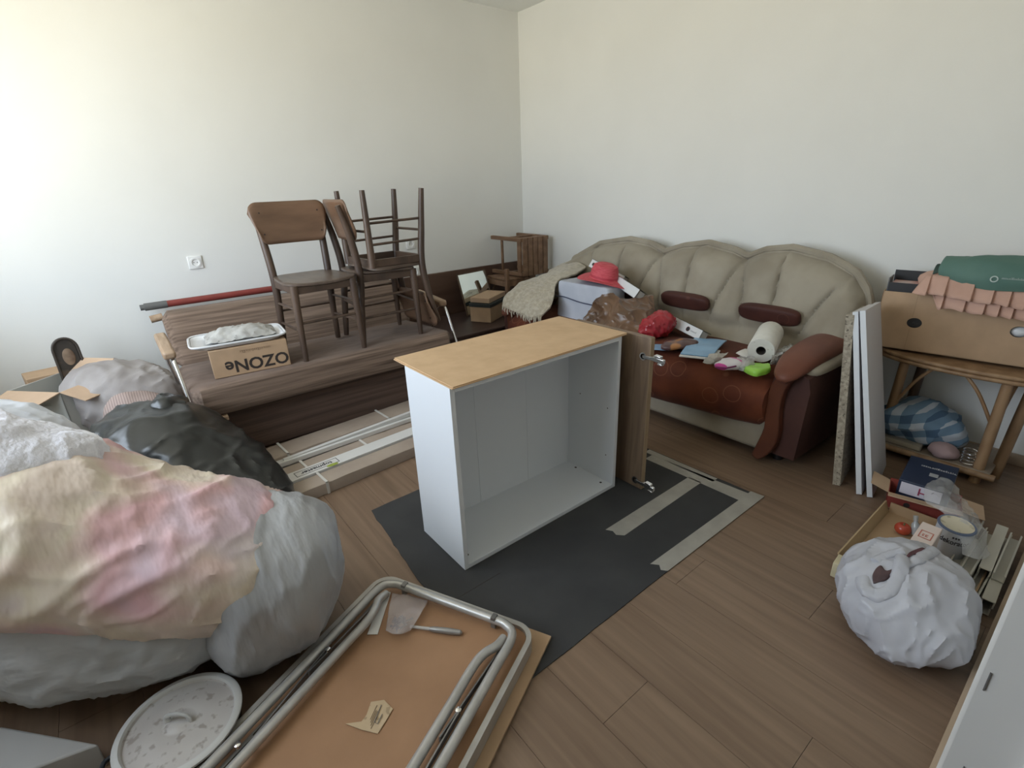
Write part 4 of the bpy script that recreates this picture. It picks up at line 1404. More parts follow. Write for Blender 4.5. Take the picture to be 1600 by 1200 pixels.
NAVY = mat('navy_card', (0.018, 0.028, 0.060), 0.45, (0.024, 0.036, 0.075), scale=6)
nb = thing('blue_carton', 'dark blue printed carton with a white label in front of the rattan table', 'carton', (2.75, 0.33, 0.0))
T0, T1, T2 = V((2.436, 0.432, 0.115)), V((2.455, 0.260, 0.115)), V((2.685, 0.458, 0.125))
ex, ey = (T1 - T0), (T2 - T0)
T0z = V((0, 0, 0.112))
link('carton', G().obox(T0 - T0z, ex, ey, T0z), NAVY, nb, True, bev=0.003)
fr = frame(T0 + ex * 0.5 + ey * 0.5, ex, ey)
nrm = V((fr[0][2], fr[1][2], fr[2][2]))
PWH = mat('white_print', (0.62, 0.62, 0.64), 0.6)
scribble('print', 0.115, 0.014, frame(T0 + ex * 0.62 + ey * 0.72 + nrm * 0.0006, ex, ey), PWH, nb)
link('emblem', G().obox(T0 + ex * 0.50 + ey * 0.40 + nrm * 0.0003, ex.normalized() * 0.030, ey.normalized() * 0.030, nrm * 0.0005), mat('grey_emblem', (0.35, 0.36, 0.38), 0.6), nb, True, flat=True)
fn = ex.cross(V((0, 0, -1))).normalized()
if fn.x > 0:
    fn = -fn
lab = link('white_label', G().obox(T0 + ex * 0.06 + fn * 0.0005 - V((0, 0, 0.060)), ex * 0.80, V((0, 0, 0.052)), fn * 0.001), mat('label_white', (0.70, 0.68, 0.76), 0.5), nb, True, flat=True)
link('label_mark', G().obox(T0 + ex * 0.42 + fn * 0.0016 - V((0, 0, 0.050)), ex.normalized() * 0.006, V((0, 0, 0.034)), fn * 0.0006).obox(T0 + ex * 0.42 + fn * 0.0016 - V((0, 0, 0.040)), ex.normalized() * 0.022, V((0, 0, 0.006)), fn * 0.0006), mat('label_red', (0.35, 0.06, 0.12), 0.6), lab, True, flat=True)

REDC = mat('red_card', (0.24, 0.042, 0.032), 0.5, (0.28, 0.055, 0.04), scale=6)
rb = thing('red_carton', 'open red carton with tan flaps standing in front of the dark blue carton', 'carton', (2.42, 0.30, 0.0))
A0 = V((2.350, 0.440, 0.009))
rx, ry = V((0.22, -0.975, 0)).normalized(), V((0.975, 0.22, 0)).normalized()
h = 0.072
link('front_wall', G().obox(A0, rx * 0.24, ry * 0.004, (0, 0, h)), REDC, rb, True, flat=True)
link('back_wall', G().obox(A0 + ry * 0.115, rx * 0.24, ry * 0.004, (0, 0, h + 0.012)), REDC, rb, True, flat=True)
link('side_wall', G().obox(A0, rx * 0.004, ry * 0.115, (0, 0, h)), REDC, rb, True, flat=True)
link('side_wall', G().obox(A0 + rx * 0.236, rx * 0.004, ry * 0.115, (0, 0, h)), REDC, rb, True, flat=True)
link('base', G().obox(A0, rx * 0.24, ry * 0.115, (0, 0, 0.004)), CARDIN, rb, True, flat=True)
link('flap', G().obox(A0 + V((0, 0, h)), rx * 0.24, ry * -0.048 + V((0, 0, 0.010)), ry * 0.001 + V((0, 0, 0.003))), CARDIN, rb, True, flat=True)
link('flap', G().obox(A0 + V((0, 0, h)), ry * 0.115, rx * -0.065 + V((0, 0, 0.022)), V((0, 0, 0.003))), CARDIN, rb, True, flat=True)
link('flap', G().obox(A0 + rx * 0.24 + V((0, 0, h)), ry * 0.115, rx * 0.07 + V((0, 0, -0.01)), V((0, 0, 0.003))), CARDIN, rb, True, flat=True)
link('finger_hole', G().lathe([(0.011, -0.001), (0.011, 0.0012)], A0 + rx * 0.07 + V((0, 0, 0.035)), 16, frame((0, 0, 0), rx, Z_)), DARKPRINT, rb, True)

# open flat cardboard tray on the floor
TRY = mat('tray_card', (0.34, 0.225, 0.125), 0.75, (0.40, 0.27, 0.155), scale=7)
ct = thing('cardboard_tray', 'shallow tan cardboard tray on the floor holding paint can and litter', 'tray', (2.05, 0.25, 0))
link('bottom', bx(1.83, 2.33, 0.075, 0.415, 0.002, 0.008), TRY, ct, True)
link('side', G().obox((1.83, 0.415, 0.002), (0.50, 0.0, 0), (0, 0.005, 0), (0, 0.018, 0.050)), mat('tray_edge', (0.44, 0.33, 0.19), 0.7), ct, True)
link('side', G().obox((1.83, 0.070, 0.002), (0.50, 0.0, 0), (0, 0.005, 0), (0, 0, 0.050)), TRY, ct, True)
link('end', G().obox((1.826, 0.072, 0.002), (0.005, 0, 0), (0, 0.345, 0), (0, 0, 0.050)), TRY, ct, True)
link('end', G().obox((2.326, 0.072, 0.002), (0.005, 0, 0), (0, 0.345, 0), (0, 0, 0.050)), TRY, ct, True)
PALEB = mat('pale_block', (0.52, 0.46, 0.29), 0.6, (0.58, 0.52, 0.35), scale=7)
wb = tag(link('wood_block', G().obox((1.755, 0.370, 0.001), (0.065, 0.005, 0), (-0.003, 0.055, 0), (0, 0, 0.060)), PALEB, bev=0.003), 'small pale yellowish block at the near corner of the cardboard tray', 'block')

# paint can
pcx = V((2.167, 0.192, 0.009))
pcn = thing('paint_can', 'white paint can with a cream lid standing in the cardboard tray', 'paint can', pcx, (0.04, -0.06, 0))
pcn.scale = (0.72, 0.72, 0.92)
link('tin', G().lathe([(0.072, 0.0), (0.075, 0.004), (0.075, 0.150), (0.077, 0.154), (0.075, 0.158), (0.001, 0.158)], n=36), mat('tin_white', (0.60, 0.63, 0.69), 0.4), pcn)
link('rim', G().lathe([(0.076, 0.153), (0.0785, 0.157), (0.076, 0.162), (0.066, 0.161), (0.066, 0.157), (0.076, 0.153)], n=36), mat('tin_rim', (0.10, 0.13, 0.20), 0.35), pcn)
link('lid', G().lathe([(0.067, 0.158), (0.067, 0.1625), (0.060, 0.160), (0.001, 0.1605)], n=36), overlay(mat('cream_lid', (0.55, 0.50, 0.38), 0.5), 'noise', (0.28, 0.24, 0.16), 20, 0.62, 0.7, (1, 1, 1), 0.7), pcn)


def wrap_text(body, size, r, z, ang, parent, m):
    """flat letters bent round a tin"""
    o = lettering('lettering', body, size, M.Identity(4), m, parent, 0.0003, bold=0.0006)
    for v in o.data.vertices:
        a = ang + v.co.x / r
        rr_ = r + 0.0004 + v.co.z
        v.co = V((rr_ * math.cos(a), rr_ * math.sin(a), z + v.co.y))
    o.matrix_basis = M.Identity(4)


TXT = mat('black_print', (0.03, 0.03, 0.04), 0.6)
wrap_text('dekorator', 0.030, 0.075, 0.112, PI + 0.28, pcn, TXT)
for k in (-1, 0, 1):
    a = PI + 0.28 + k * 0.14
    link('print_dot', G().ellipsoid((0.0752 * math.cos(a), 0.0752 * math.sin(a), 0.134), (0.0045, 0.0045, 0.0045), None, 6, 10), TXT, pcn)
g = G()
g.ellipsoid((0.075 * math.cos(PI + 0.3), 0.075 * math.sin(PI + 0.3), 0.030), (0.002, 0.014, 0.007), M.Rotation(PI + 0.3, 3, 'Z'), 8, 12)
link('paint_drip', g, mat('brown_drip', (0.10, 0.045, 0.02), 0.5), pcn)

# tomato
tp = V((2.198, 0.335, 0.032))
tm = thing('tomato', 'red tomato lying in the cardboard tray beside the small bottle', 'tomato', tp)
g = G()
g.ellipsoid((0, 0, 0), (0.028, 0.028, 0.024), None, 14, 20)
for v in g.b.verts:
    r = math.hypot(v.co.x, v.co.y)
    if v.co.z > 0:
        v.co.z -= 0.008 * max(0, 1 - r / 0.014)
link('fruit', g, mat('tomato_skin', (0.36, 0.045, 0.025), 0.25, (0.42, 0.07, 0.03), scale=10), tm)
link('stalk', G().tube([(0, 0, 0.016), (0.003, 0, 0.024)], 0.003, 6), mat('stalk_green', (0.10, 0.12, 0.04), 0.7), tm)
bt0 = V((2.213, 0.301, 0.050))
btl = thing('small_bottle', 'tiny silver-capped bottle lying behind the tomato', 'bottle', bt0)
q2 = V((0.25, 0.25, 0.9)).to_track_quat('Z', 'Y').to_matrix().to_4x4()
link('glass', G().lathe([(0.012, -0.03), (0.014, -0.026), (0.014, 0.012), (0.007, 0.022), (0.007, 0.028)], bt0, 16, q2), mat('bottle_grey', (0.35, 0.36, 0.36), 0.15), btl, True)
link('cap', G().lathe([(0.0085, 0.026), (0.0085, 0.046), (0.001, 0.047)], bt0, 14, q2), mat('silver_cap', (0.6, 0.6, 0.58), 0.3, metal=0.6), btl, True)

# wrapped carton in a clear bag
wp = thing('small_carton', 'small pale carton with a red frame print stuck in the white bag', 'carton', (1.927, 0.242, 0.160))
o = V((1.891, 0.266, 0.165))
ex, ey = V((1.890, 0.208, 0.165)) - o, V((2.034, 0.264, 0.190)) - o
PINKW = mat('pale_carton', (0.60, 0.50, 0.45), 0.6)
link('carton', G().obox(o - V((0, 0, 0.155)), ex, ey, (0, 0, 0.155)), PINKW, wp, True, bev=0.003)
fr = frame((0, 0, 0), ex, ey)
nrm = V((fr[0][2], fr[1][2], fr[2][2]))
exu, eyu = ex.normalized(), ey.normalized()
c = o + ex * 0.5 + ey * 0.55 + nrm * 0.0006
for a, b, la, lb in ((-.018, -.02, .036, .003), (-.018, .017, .036, .003), (-.018, -.02, .003, .04), (.015, -.02, .003, .04)):
    link('print_bar', G().obox(c + exu * a + eyu * b, exu * la, eyu * lb, nrm * 0.0005), mat('print_red', (0.45, 0.14, 0.10), 0.6), wp, True, flat=True)
scribble('print', 0.018, 0.018, frame(c, ex, ey), MATS['print_red'], wp)

# white plastic carrier bag in front
BAGW = mat('white_bag', (0.50, 0.505, 0.55), 0.38, (0.56, 0.565, 0.61), scale=5, trans=0.15)
wbg = thing('plastic_bag', 'white plastic carrier bag slumped on the floor near the right wall', 'bag', (1.62, 0.20, 0))
g = G()
g.lump([((1.80, 0.275, 0.10), 0.03, 0.02), ((1.775, 0.255, 0.125), 0.145, 0.115), ((1.70, 0.215, 0.130), 0.165, 0.130), ((1.60, 0.185, 0.120), 0.165, 0.115), ((1.52, 0.165, 0.090), 0.13, 0.085), ((1.47, 0.15, 0.06), 0.02, 0.02)], 120, 110, 0.016, 4.5, (1.0, 1.6, 0.8), 21, 0.010, zmin=0.004)
link('bag_body', g, BAGW, wbg, True)
from mathutils.bvhtree import BVHTree
bag_o = wbg.children[0]
_bv = BVHTree.FromPolygons([wbg.matrix_basis @ v.co for v in bag_o.data.vertices], [p.vertices[:] for p in bag_o.data.polygons])


def drape(name, outline, lift, m, thick=0.003):
    """patch lying on the bag: inner rings of the outline dropped on its surface"""
    c = sum((V((*q, 0)) for q in outline), V()) / len(outline)
    out = smooth([(*q, 0) for q in outline] + [(*outline[0], 0)], 5)[:-1]
    rings = []
    for s_ in (1.0, 0.75, 0.45, 0.1):
        row = []
        for q in out:
            r = c + (q - c) * s_
            hit = _bv.ray_cast(V((r.x, r.y, 1)), V((0, 0, -1)))[0]
            row.append(V((r.x, r.y, (hit.z if hit else 0.05) + lift)))
        rings.append(row)
    g = G()
    vs = g.grid(rings, closed=True)
    g.b.faces.new(vs[-1])
    link(name, g, m, wbg, True, solid=thick)
    return [q + V((0, 0, 0.004)) for q in rings[0]]


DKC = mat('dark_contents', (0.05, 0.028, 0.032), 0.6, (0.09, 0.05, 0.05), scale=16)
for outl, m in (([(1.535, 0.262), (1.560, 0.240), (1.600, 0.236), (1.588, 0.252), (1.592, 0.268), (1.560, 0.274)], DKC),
                ([(1.630, 0.226), (1.69, 0.216), (1.760, 0.198), (1.752, 0.214), (1.70, 0.226)], mat('wine_contents', (0.10, 0.035, 0.045), 0.6)),
                ):
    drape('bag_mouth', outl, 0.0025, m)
for line, w_ in (([(1.655, 0.232), (1.615, 0.222), (1.570, 0.216), (1.530, 0.222), (1.508, 0.245), (1.512, 0.275), (1.545, 0.292)], 0.017),
                 ([(1.790, 0.185), (1.735, 0.190), (1.680, 0.200), (1.640, 0.215), (1.620, 0.235)], 0.015),
                 ([(1.610, 0.285), (1.640, 0.275), (1.665, 0.255), (1.680, 0.240)], 0.012)):
    pts_ = []
    for x_, y_ in line:
        hit = _bv.ray_cast(V((x_, y_, 1)), V((0, 0, -1)))[0]
        pts_.append(V((x_, y_, (hit.z if hit else 0.1) + 0.003)))
    link('handle', G().tube(smooth(pts_, 6), w_, 12, flat=0.55).wrinkle(0.004, 22, ridge=0.003), BAGW, wbg, True)
# blue printed pack sticking out of the bag
bp2 = thing('printed_sack', 'white and navy printed paper pack leaning between the white bag and plastic strips', 'pack', (1.75, 0.11, 0))
P = [V((1.70, 0.085, 0.10)), V((1.90, 0.125, 0.14)), V((1.93, 0.085, 0.02)), V((1.70, 0.060, 0.005))]
link('paper', G().prism([P[0], P[1], P[1] + V((0.0, -0.02, 0.0)), P[0] + V((0.0, -0.02, 0))], (0.0, 0.0, -0.095)), mat('pack_paper', (0.60, 0.62, 0.64), 0.5), bp2, True, bev=0.004)
link('navy_band', G().prism([V((1.66, 0.064, 0.118)), V((1.80, 0.085, 0.122)), V((1.80, 0.066, 0.122)), V((1.66, 0.046, 0.118))], (0, 0, -0.112)), NAVY, bp2, True, bev=0.003)
em = frame((1.76, 0.095, 0.128), (-0.5, -0.85, 0), (0.75, -0.4, 0.3))
link('ring_emblem', G().lathe([(0.016, -0.001), (0.020, -0.001), (0.020, 0.001), (0.016, 0.001), (0.016, -0.001)], (1.775, 0.098, 0.132), 22, em.to_3x3().to_4x4()), NAVY, bp2, True)
scribble('emblem_print', 0.018, 0.018, M.Translation(V((1.775, 0.098, 0.1325)) - em.translation) @ em, NAVY, bp2)

# bundle of plastic ducting strips by the wall
DUCT = mat('cream_pvc', (0.44, 0.42, 0.36), 0.45, (0.48, 0.46, 0.40), scale=5)
random.seed(5)
DL = 'cream plastic ducting strip in the bundle along the right wall'
k = 0
for lvl in range(3):
    for i in range(4 - (lvl == 2)):
        y0 = 0.024 + i * 0.036 + random.uniform(-.003, .003)
        z0 = 0.004 + lvl * 0.030
        xs = 1.86 + random.uniform(0, 0.10) + lvl * 0.05
        xe = 2.36 + random.uniform(-0.08, 0.08)
        sl = random.uniform(-0.012, 0.012)
        pr = [(0, 0), (0.033, 0), (0.033, 0.024), (0.028, 0.027), (0.0295, 0.003), (0.0035, 0.003), (0.005, 0.027), (0, 0.024)]
        flip = (i + lvl) % 2
        pts = [V((xs, y0 + y, z0 + ((0.027 - z) if flip else z))) for y, z in pr]
        o = link('cable_duct', G().prism(pts, (xe - xs, sl, 0)), DUCT, flat=True)
        tag(o, DL, 'duct', 'plastic ducting strips by the wall')
# clear plastic bag over can and ducts
CLEARB = mat('hazy_bag', (0.60, 0.60, 0.60), 0.25, (0.66, 0.66, 0.66), scale=6, alpha=0.26, spec=0.6)
ctrl = [[(2.453, 0.339, 0.130), (2.505, 0.311, 0.140), (2.520, 0.267, 0.120)],
        [(2.266, 0.303, 0.140), (2.321, 0.259, 0.170), (2.387, 0.197, 0.130)],
        [(2.232, 0.240, 0.140), (2.249, 0.199, 0.160), (2.302, 0.141, 0.120)],
        [(2.131, 0.167, 0.130), (2.132, 0.131, 0.140), (2.197, 0.096, 0.110)],
        [(2.056, 0.139, 0.105), (2.055, 0.099, 0.110), (2.143, 0.079, 0.100)]]
g = G()
g.sheet(ctrl, 36, 36, 0.016, 8, seed=3, ridge=0.009)
tag(link('clear_bag', g, CLEARB, solid=0.001), 'hazy clear plastic bag draped over the paint can and plastic strips', 'bag')

# ------------------------------------------------------------------ long flat packs on the floor before the sofa bed
KRAFT = mat('kraft_paper', (0.33, 0.265, 0.215), 0.75, (0.39, 0.32, 0.26), scale=5, bump=0.3, bscale=24, bdist=0.006)
STRAPM = mat('white_strap', (0.62, 0.60, 0.56), 0.5)
TRIMW = mat('white_trim', (0.64, 0.63, 0.61), 0.5, (0.68, 0.67, 0.65), scale=4)
RB = M.Rotation(math.radians(3.6), 4, 'Z')
OB = V((0.20, 2.152, 0))


def fp(x, y, z):
    return OB + RB @ V((x, y, z))


def pack(label, x0, x1, y0, y1, z0, z1, straps, group='kraft paper packs on the floor'):
    t = thing('flat_pack', label, 'package', fp(x0, y0, z0), group=group)
    g = G()
    n = 60
    rows = []
    for i in range(n + 1):
        x = x0 + (x1 - x0) * i / n
        w = lambda s: 0.0035 * noise.noise(V((x * 9, s * 5, y0 * 7)))
        rows.append([fp(x, y0 + w(0), z0), fp(x, y0 + w(1), (z0 + z1) / 2), fp(x, y0 + 0.004 + w(2), z1 - 0.003 + w(3)), fp(x, y0 + 0.012, z1 + w(4)), fp(x, (y0 + y1) / 2, z1 + w(5)),
                     fp(x, y1 - 0.012, z1 + w(6)), fp(x, y1 - 0.002, z1 - 0.004), fp(x, y1, z0)])
    vs = g.grid(rows, closed=True)
    g.b.faces.new(vs[0][::-1])
    g.b.faces.new(vs[-1])
    link('wrapping', g, KRAFT, t, True, angle=0.5)
    for s in straps:
        g = G()
        g.obox(fp(s, y0 - 0.006, z0), fp(0.012, 0, 0) - OB, fp(0, 0.005, 0) - OB, (0, 0, z1 - z0 + 0.006))
        g.obox(fp(s, y0 - 0.006, z1 + 0.002), fp(0.012, 0, 0) - OB, fp(0, y1 - y0 + 0.008, 0) - OB, (0, 0, 0.004))
        link('strap', g, STRAPM, t, True, flat=True)
    return t


pack('kraft paper pack nearest the room, on the floor beside the dark mat', 0.05, 1.50, 0.010, 0.125, 0.002, 0.060, (0.36, 1.05))
pack('flat kraft paper pack lying behind the printed white strip', 0.05, 1.50, 0.225, 0.330, 0.002, 0.050, (0.35, 0.68, 1.08))
pack('wide kraft paper pack lying tight along the sofa bed base', -0.02, 1.50, 0.475, 0.640, 0.002, 0.040, (0.34, 0.95))
tp_ = thing('printed_trim', 'white board strip with printed lettering and a green smear among the packs', 'board', fp(0.1, 0.13, 0))
link('board', G().obox(fp(0.08, 0.132, 0.002), fp(1.42, 0, 0) - OB, fp(0, 0.086, 0) - OB, (0, 0, 0.064)), TRIMW, tp_, True, bev=0.002)
cxy = fp(0.385, 0.172, 0.0664)
dv_ = (RB @ V((1, 0, 0)))
lettering('lettering', 'topmaster', 0.038, frame(cxy, -dv_, RB @ V((0, -1, 0))), TXT, tp_, bold=0.0008)
g = G()
L_, H_ = 0.215, 0.046
for a, b, la, lb in ((-L_ / 2, -H_ / 2, L_, 0.003), (-L_ / 2, H_ / 2, L_, 0.003), (-L_ / 2, -H_ / 2, 0.003, H_), (L_ / 2, -H_ / 2, 0.003, H_ + 0.003)):
    g.obox(cxy + dv_ * a + (RB @ V((0, b, 0))), dv_ * la, RB @ V((0, lb, 0)), (0, 0, 0.0006))
link('print_frame', g, TXT, tp_, True, flat=True)
g = G()
g.ellipsoid(fp(0.455, 0.141, 0.0665), (0.030, 0.014, 0.002), None, 8, 14)
g.wrinkle(0.003, 40)
link('green_smear', g, mat('green_smear', (0.30, 0.36, 0.06), 0.6), tp_, True)
for i, (y0, y1, z, a, x0, w) in enumerate(((0.340, 0.340, 0.002, 0.000, 0.0, 0.040), (0.384, 0.384, 0.002, 0.0, 0.02, 0.042), (0.430, 0.430, 0.002, 0.0, 0.12, 0.040),
                                     (0.335, 0.300, 0.052, -0.03, 0.06, 0.020), (0.350, 0.345, 0.030, 0.01, 0.05, 0.026), (0.395, 0.440, 0.030, 0.01, 0.30, 0.024))):
    o = G().obox(fp(x0, y0, z), fp(1.48 - x0, y1 - y0 + 0.02 * a, 0.0) - OB, fp(0, w, 0) - OB, (0, 0, 0.024))
    tag(link('trim_strip', o, TRIMW, bev=0.002), 'long white trim strip among the loose strips between the kraft packs', 'strip', 'loose white trim strips')

# ------------------------------------------------------------------ folding table lying upside down
ft = thing('folding_table', 'upside-down folding table with grey tube legs folded on its brown underside', 'table')
lx, wy = V((-0.902, -0.432, 0)), V((0.432, -0.902, 0))
FO = V((0.500, 1.436, 0.0))
ft.matrix_basis = M(((lx.x, wy.x, 0, FO.x), (lx.y, wy.y, 0, FO.y), (0, 0, 1, 0.022), (0, 0, 0, 1)))
W, L = 0.600, 1.40


def rrect(x0, x1, y0, y1, r, n=8):
    out = []
    for cx_, cy_, a0 in ((x1 - r, y1 - r, 0), (x0 + r, y1 - r, PI / 2), (x0 + r, y0 + r, PI), (x1 - r, y0 + r, 1.5 * PI)):
        for i in range(n + 1):
            a = a0 + PI / 2 * i / n
            out.append((cx_ + r * math.cos(a), cy_ + r * math.sin(a)))
    return out


link('tabletop', G().prism([(x, y, 0.0) for x, y in rrect(0, L, 0, W, 0.06)], (0, 0, 0.028)), HARD_D if 'HARD_D' in globals() else mat('old_hardboard', (0.32, 0.175, 0.09), 0.6, (0.36, 0.20, 0.105), scale=8, bump=0.1, bscale=160), ft)
outer = rrect(-0.004, L + 0.004, -0.004, W + 0.004, 0.064)
inner = rrect(0.012, L - 0.012, 0.012, W - 0.012, 0.048)
g = G()
N = len(outer)
rings = [[V((x, y, z)) for x, y in P_] for P_, z in ((outer, -0.006), (outer, 0.042), (inner, 0.042), (inner, 0.024))]
vs = g.grid(rings, closed=True)
link('rim', g, mat('aluminium_rim', (0.38, 0.36, 0.33), 0.4, (0.46, 0.44, 0.40), scale=14, metal=0.3), ft, angle=0.5)
zt = 0.060
R_ = 0.0135
U1 = smooth([(1.30, 0.046, zt), (0.60, 0.046, zt), (0.20, 0.046, zt), (0.075, 0.048, zt), (0.040, 0.085, zt), (0.036, 0.14, zt), (0.036, W / 2, zt), (0.036, W - 0.14, zt), (0.040, W - 0.085, zt), (0.075, W - 0.048, zt), (0.20, W - 0.046, zt), (0.60, W - 0.046, zt), (1.30, W - 0.046, zt)], 6)
leg1 = link('leg', G().tube(U1, R_, 12), STEEL, ft)
U2 = smooth([(0.075, 0.076, 0.045), (0.115, 0.078, 0.055), (0.16, 0.098, zt), (0.22, 0.106, zt), (0.40, 0.104, zt), (1.15, 0.104, zt), (1.31, 0.112, zt), (1.345, 0.15, zt), (1.345, W / 2, zt), (1.345, W - 0.15, zt), (1.31, W - 0.112, zt), (1.15, W - 0.104, zt), (0.40, W - 0.104, zt), (0.22, W - 0.106, zt), (0.16, W - 0.098, zt), (0.115, W - 0.078, 0.055), (0.075, W - 0.076, 0.045)], 6)
link('leg', G().tube(U2, R_, 12), STEEL, ft)
BRC = mat('brace_steel', (0.16, 0.155, 0.15), 0.45, (0.24, 0.23, 0.22), scale=12, metal=0.6)
for y in (0.074, W - 0.074):
    s = 1 if y < 0.3 else -1
    for x0, x1, z0, z1 in ((0.12, 0.42, 0.036, 0.062), (0.34, 0.66, 0.062, 0.036), (0.60, 0.92, 0.036, 0.055)):
        link('brace', G().beam((x0, y - 0.004 * s, z0), (x1, y + 0.006 * s, z1), 0.004, 0.018), BRC, ft)
    for x in (0.34, 0.64):
        link('rivet', G().lathe([(0.008, 0.064), (0.008, 0.072), (0.004, 0.074)], (x, y, 0), 10), CHROME, ft)
    link('side_strip', bx(0.10, 1.28, y - 0.012 if s > 0 else y + 0.006, y - 0.006 if s > 0 else y + 0.012, 0.028, 0.046), BRC, ft)
link('leg_clamp', bx(0.026, 0.048, 0.12, 0.135, 0.036, 0.076), BRC, ft)
link('leg_clamp', bx(0.026, 0.048, W - 0.135, W - 0.12, 0.036, 0.076), BRC, ft)
# cardboard sheet it lies on
o_ = FO - lx * 0.034 - wy * 0.004
tag(link('cardboard_sheet', G().obox(o_ + V((0, 0, 0.0055)), lx * 1.30, wy * 0.640, (0, 0, 0.009)), CARD), 'flat cardboard sheet lying under the upside-down folding table', 'cardboard')
# things lying on its underside
UZ = 0.052
g = G()
g.prism([(0.469, 1.366, 0.052), (0.485, 1.345, 0.052), (0.373, 1.210, 0.052), (0.348, 1.231, 0.052)], (0, 0, 0.002))
tag(link('paper_strip', g, PAPER, flat=True), 'narrow white paper strip on the folding table underside', 'paper')
TAGP = overlay(mat('tag_paper', (0.48, 0.36, 0.22), 0.8, (0.52, 0.39, 0.25), scale=10), 'noise', (0.25, 0.18, 0.10), 40, 0.60, 0.66, (1, 1, 1), 0.6)
tg = thing('torn_label', 'torn tan paper label with faded print lying on the table underside', 'label', (0.253, 0.969, 0.052))
link('paper', G().prism([(0.186, 1.000, 0.052), (0.221, 0.978, 0.052), (0.239, 0.987, 0.052), (0.263, 1.013, 0.052), (0.293, 0.995, 0.052), (0.300, 0.956, 0.052), (0.269, 0.937, 0.052), (0.240, 0.921, 0.052), (0.212, 0.958, 0.052)], (0, 0, 0.0015)), TAGP, tg, True, flat=True)
dxl = (V((0.290, 0.981, 0.055)) - V((0.249, 0.947, 0.055))).normalized()
link('clip', G().tube([V((0.280, 0.984, 0.056)), V((0.246, 0.953, 0.056)), V((0.250, 0.943, 0.056)), V((0.271, 0.959, 0.056))], 0.0012, 6), BRC, tg, True)
for k in range(4):
    a = V((0.240, 0.968, 0.054)) + V((-0.003, -0.008, 0)) * k
    link('print_line', G().obox(a, dxl * (0.040 - 0.006 * (k % 2)), V((dxl.y, -dxl.x, 0)) * 0.0022, (0, 0, 0.0004)), mat('faded_print', (0.20, 0.14, 0.08), 0.8), tg, True, flat=True)
br = thing('paint_brush', 'grey metal-handled tool lying beside the bag of screws on the table', 'tool', (0.519, 1.103, 0.060))
a, b = V((0.464, 1.164, 0.060)), V((0.576, 1.036, 0.060))
d = b - a
link('handle', G().tube([a + d * 0.38, a + d * 0.45, a + d * 0.75, a + d * 0.97, b], [0.006, 0.0085, 0.010, 0.008, 0.003], 12), mat('grey_handle', (0.30, 0.29, 0.28), 0.35, metal=0.5), br, True)
link('shank', G().tube([a, a + d * 0.40], [0.0045, 0.0055], 10), mat('pale_shank', (0.50, 0.48, 0.45), 0.4), br, True)
sbg = thing('screw_bag', 'small clear plastic bag of dark screws on the folding table underside', 'bag', (0.470, 1.223, 0.060))
ZIP = mat('zip_film', (0.66, 0.60, 0.60), 0.2, alpha=0.35, spec=0.8)
g = G()
g.sheet([[(0.485, 1.333, 0.060), (0.523, 1.278, 0.060), (0.561, 1.223, 0.060)], [(0.439, 1.258, 0.075), (0.466, 1.201, 0.085), (0.518, 1.179, 0.075)], [(0.395, 1.197, 0.065), (0.415, 1.147, 0.075), (0.456, 1.145, 0.065)]], 20, 20, 0.006, 18, seed=4, ridge=0.003)
link('film', g, ZIP, sbg, True, solid=0.001)
random.seed(9)
for i in range(26):
    u = random.random()
    p = V((0.442, 1.195, 0.058)) + V((random.gauss(0, 0.010), random.gauss(0, 0.010), random.uniform(0, 0.012)))
    a = random.uniform(0, PI)
    d = V((math.cos(a), math.sin(a), random.uniform(-.2, .2))) * 0.014
    link('screw', G().tube([p - d, p + d * 0.8, p + d * 0.85, p + d], [0.0016, 0.0022, 0.0045, 0.0045], 6), mat('black_screw', (0.03, 0.032, 0.038), 0.3, metal=0.6), sbg, True)

# ------------------------------------------------------------------ enamel pot with lid
POTE = overlay(mat('pot_enamel', (0.47, 0.44, 0.42), 0.35, (0.53, 0.51, 0.49), scale=6), 'noise', (0.23, 0.19, 0.16), 48, 0.57, 0.68, (1, 1, 1), 0.6)
pot = thing('enamel_pot', 'stained white enamel pot with its lid on, in front of the grey bags', 'pot', V((-0.150, 1.257, 0.085)) - V((0, 0, 0.083)))
link('body', G().lathe([(0.105, 0.0), (0.122, 0.004), (0.132, 0.02), (0.136, 0.070), (0.138, 0.074), (0.130, 0.074), (0.122, 0.02), (0.001, 0.012)], n=48), mat('dark_enamel', (0.035, 0.04, 0.05), 0.25), pot)
lid = link('lid', G().lathe([(0.136, 0.076), (0.141, 0.080), (0.142, 0.084), (0.128, 0.084), (0.124, 0.077), (0.112, 0.077), (0.080, 0.086), (0.045, 0.0905), (0.040, 0.089), (0.032, 0.089), (0.028, 0.092), (0.001, 0.093)], n=64), POTE, pot)
link('lid_rim', G().lathe([(0.126, 0.083), (0.130, 0.0895), (0.140, 0.0890), (0.1455, 0.0845), (0.145, 0.078), (0.141, 0.077), (0.126, 0.083)], n=64), mat('clean_enamel', (0.56, 0.56, 0.55), 0.3), lid)
link('lid_handle', G().tube(smooth([(-0.022, 0.016, 0.089), (-0.020, 0.015, 0.110), (0.0, 0.0, 0.118), (0.020, -0.015, 0.110), (0.022, -0.016, 0.089)], 5), 0.008, 10, flat=0.6), mat('clean_enamel', (0.56, 0.56, 0.55), 0.3), lid)
link('side_handle', G().tube(smooth([(-0.125, -0.04, 0.055), (-0.165, -0.03, 0.058), (-0.165, 0.03, 0.058), (-0.125, 0.04, 0.055)], 5), 0.006, 8), MATS['dark_enamel'], pot)

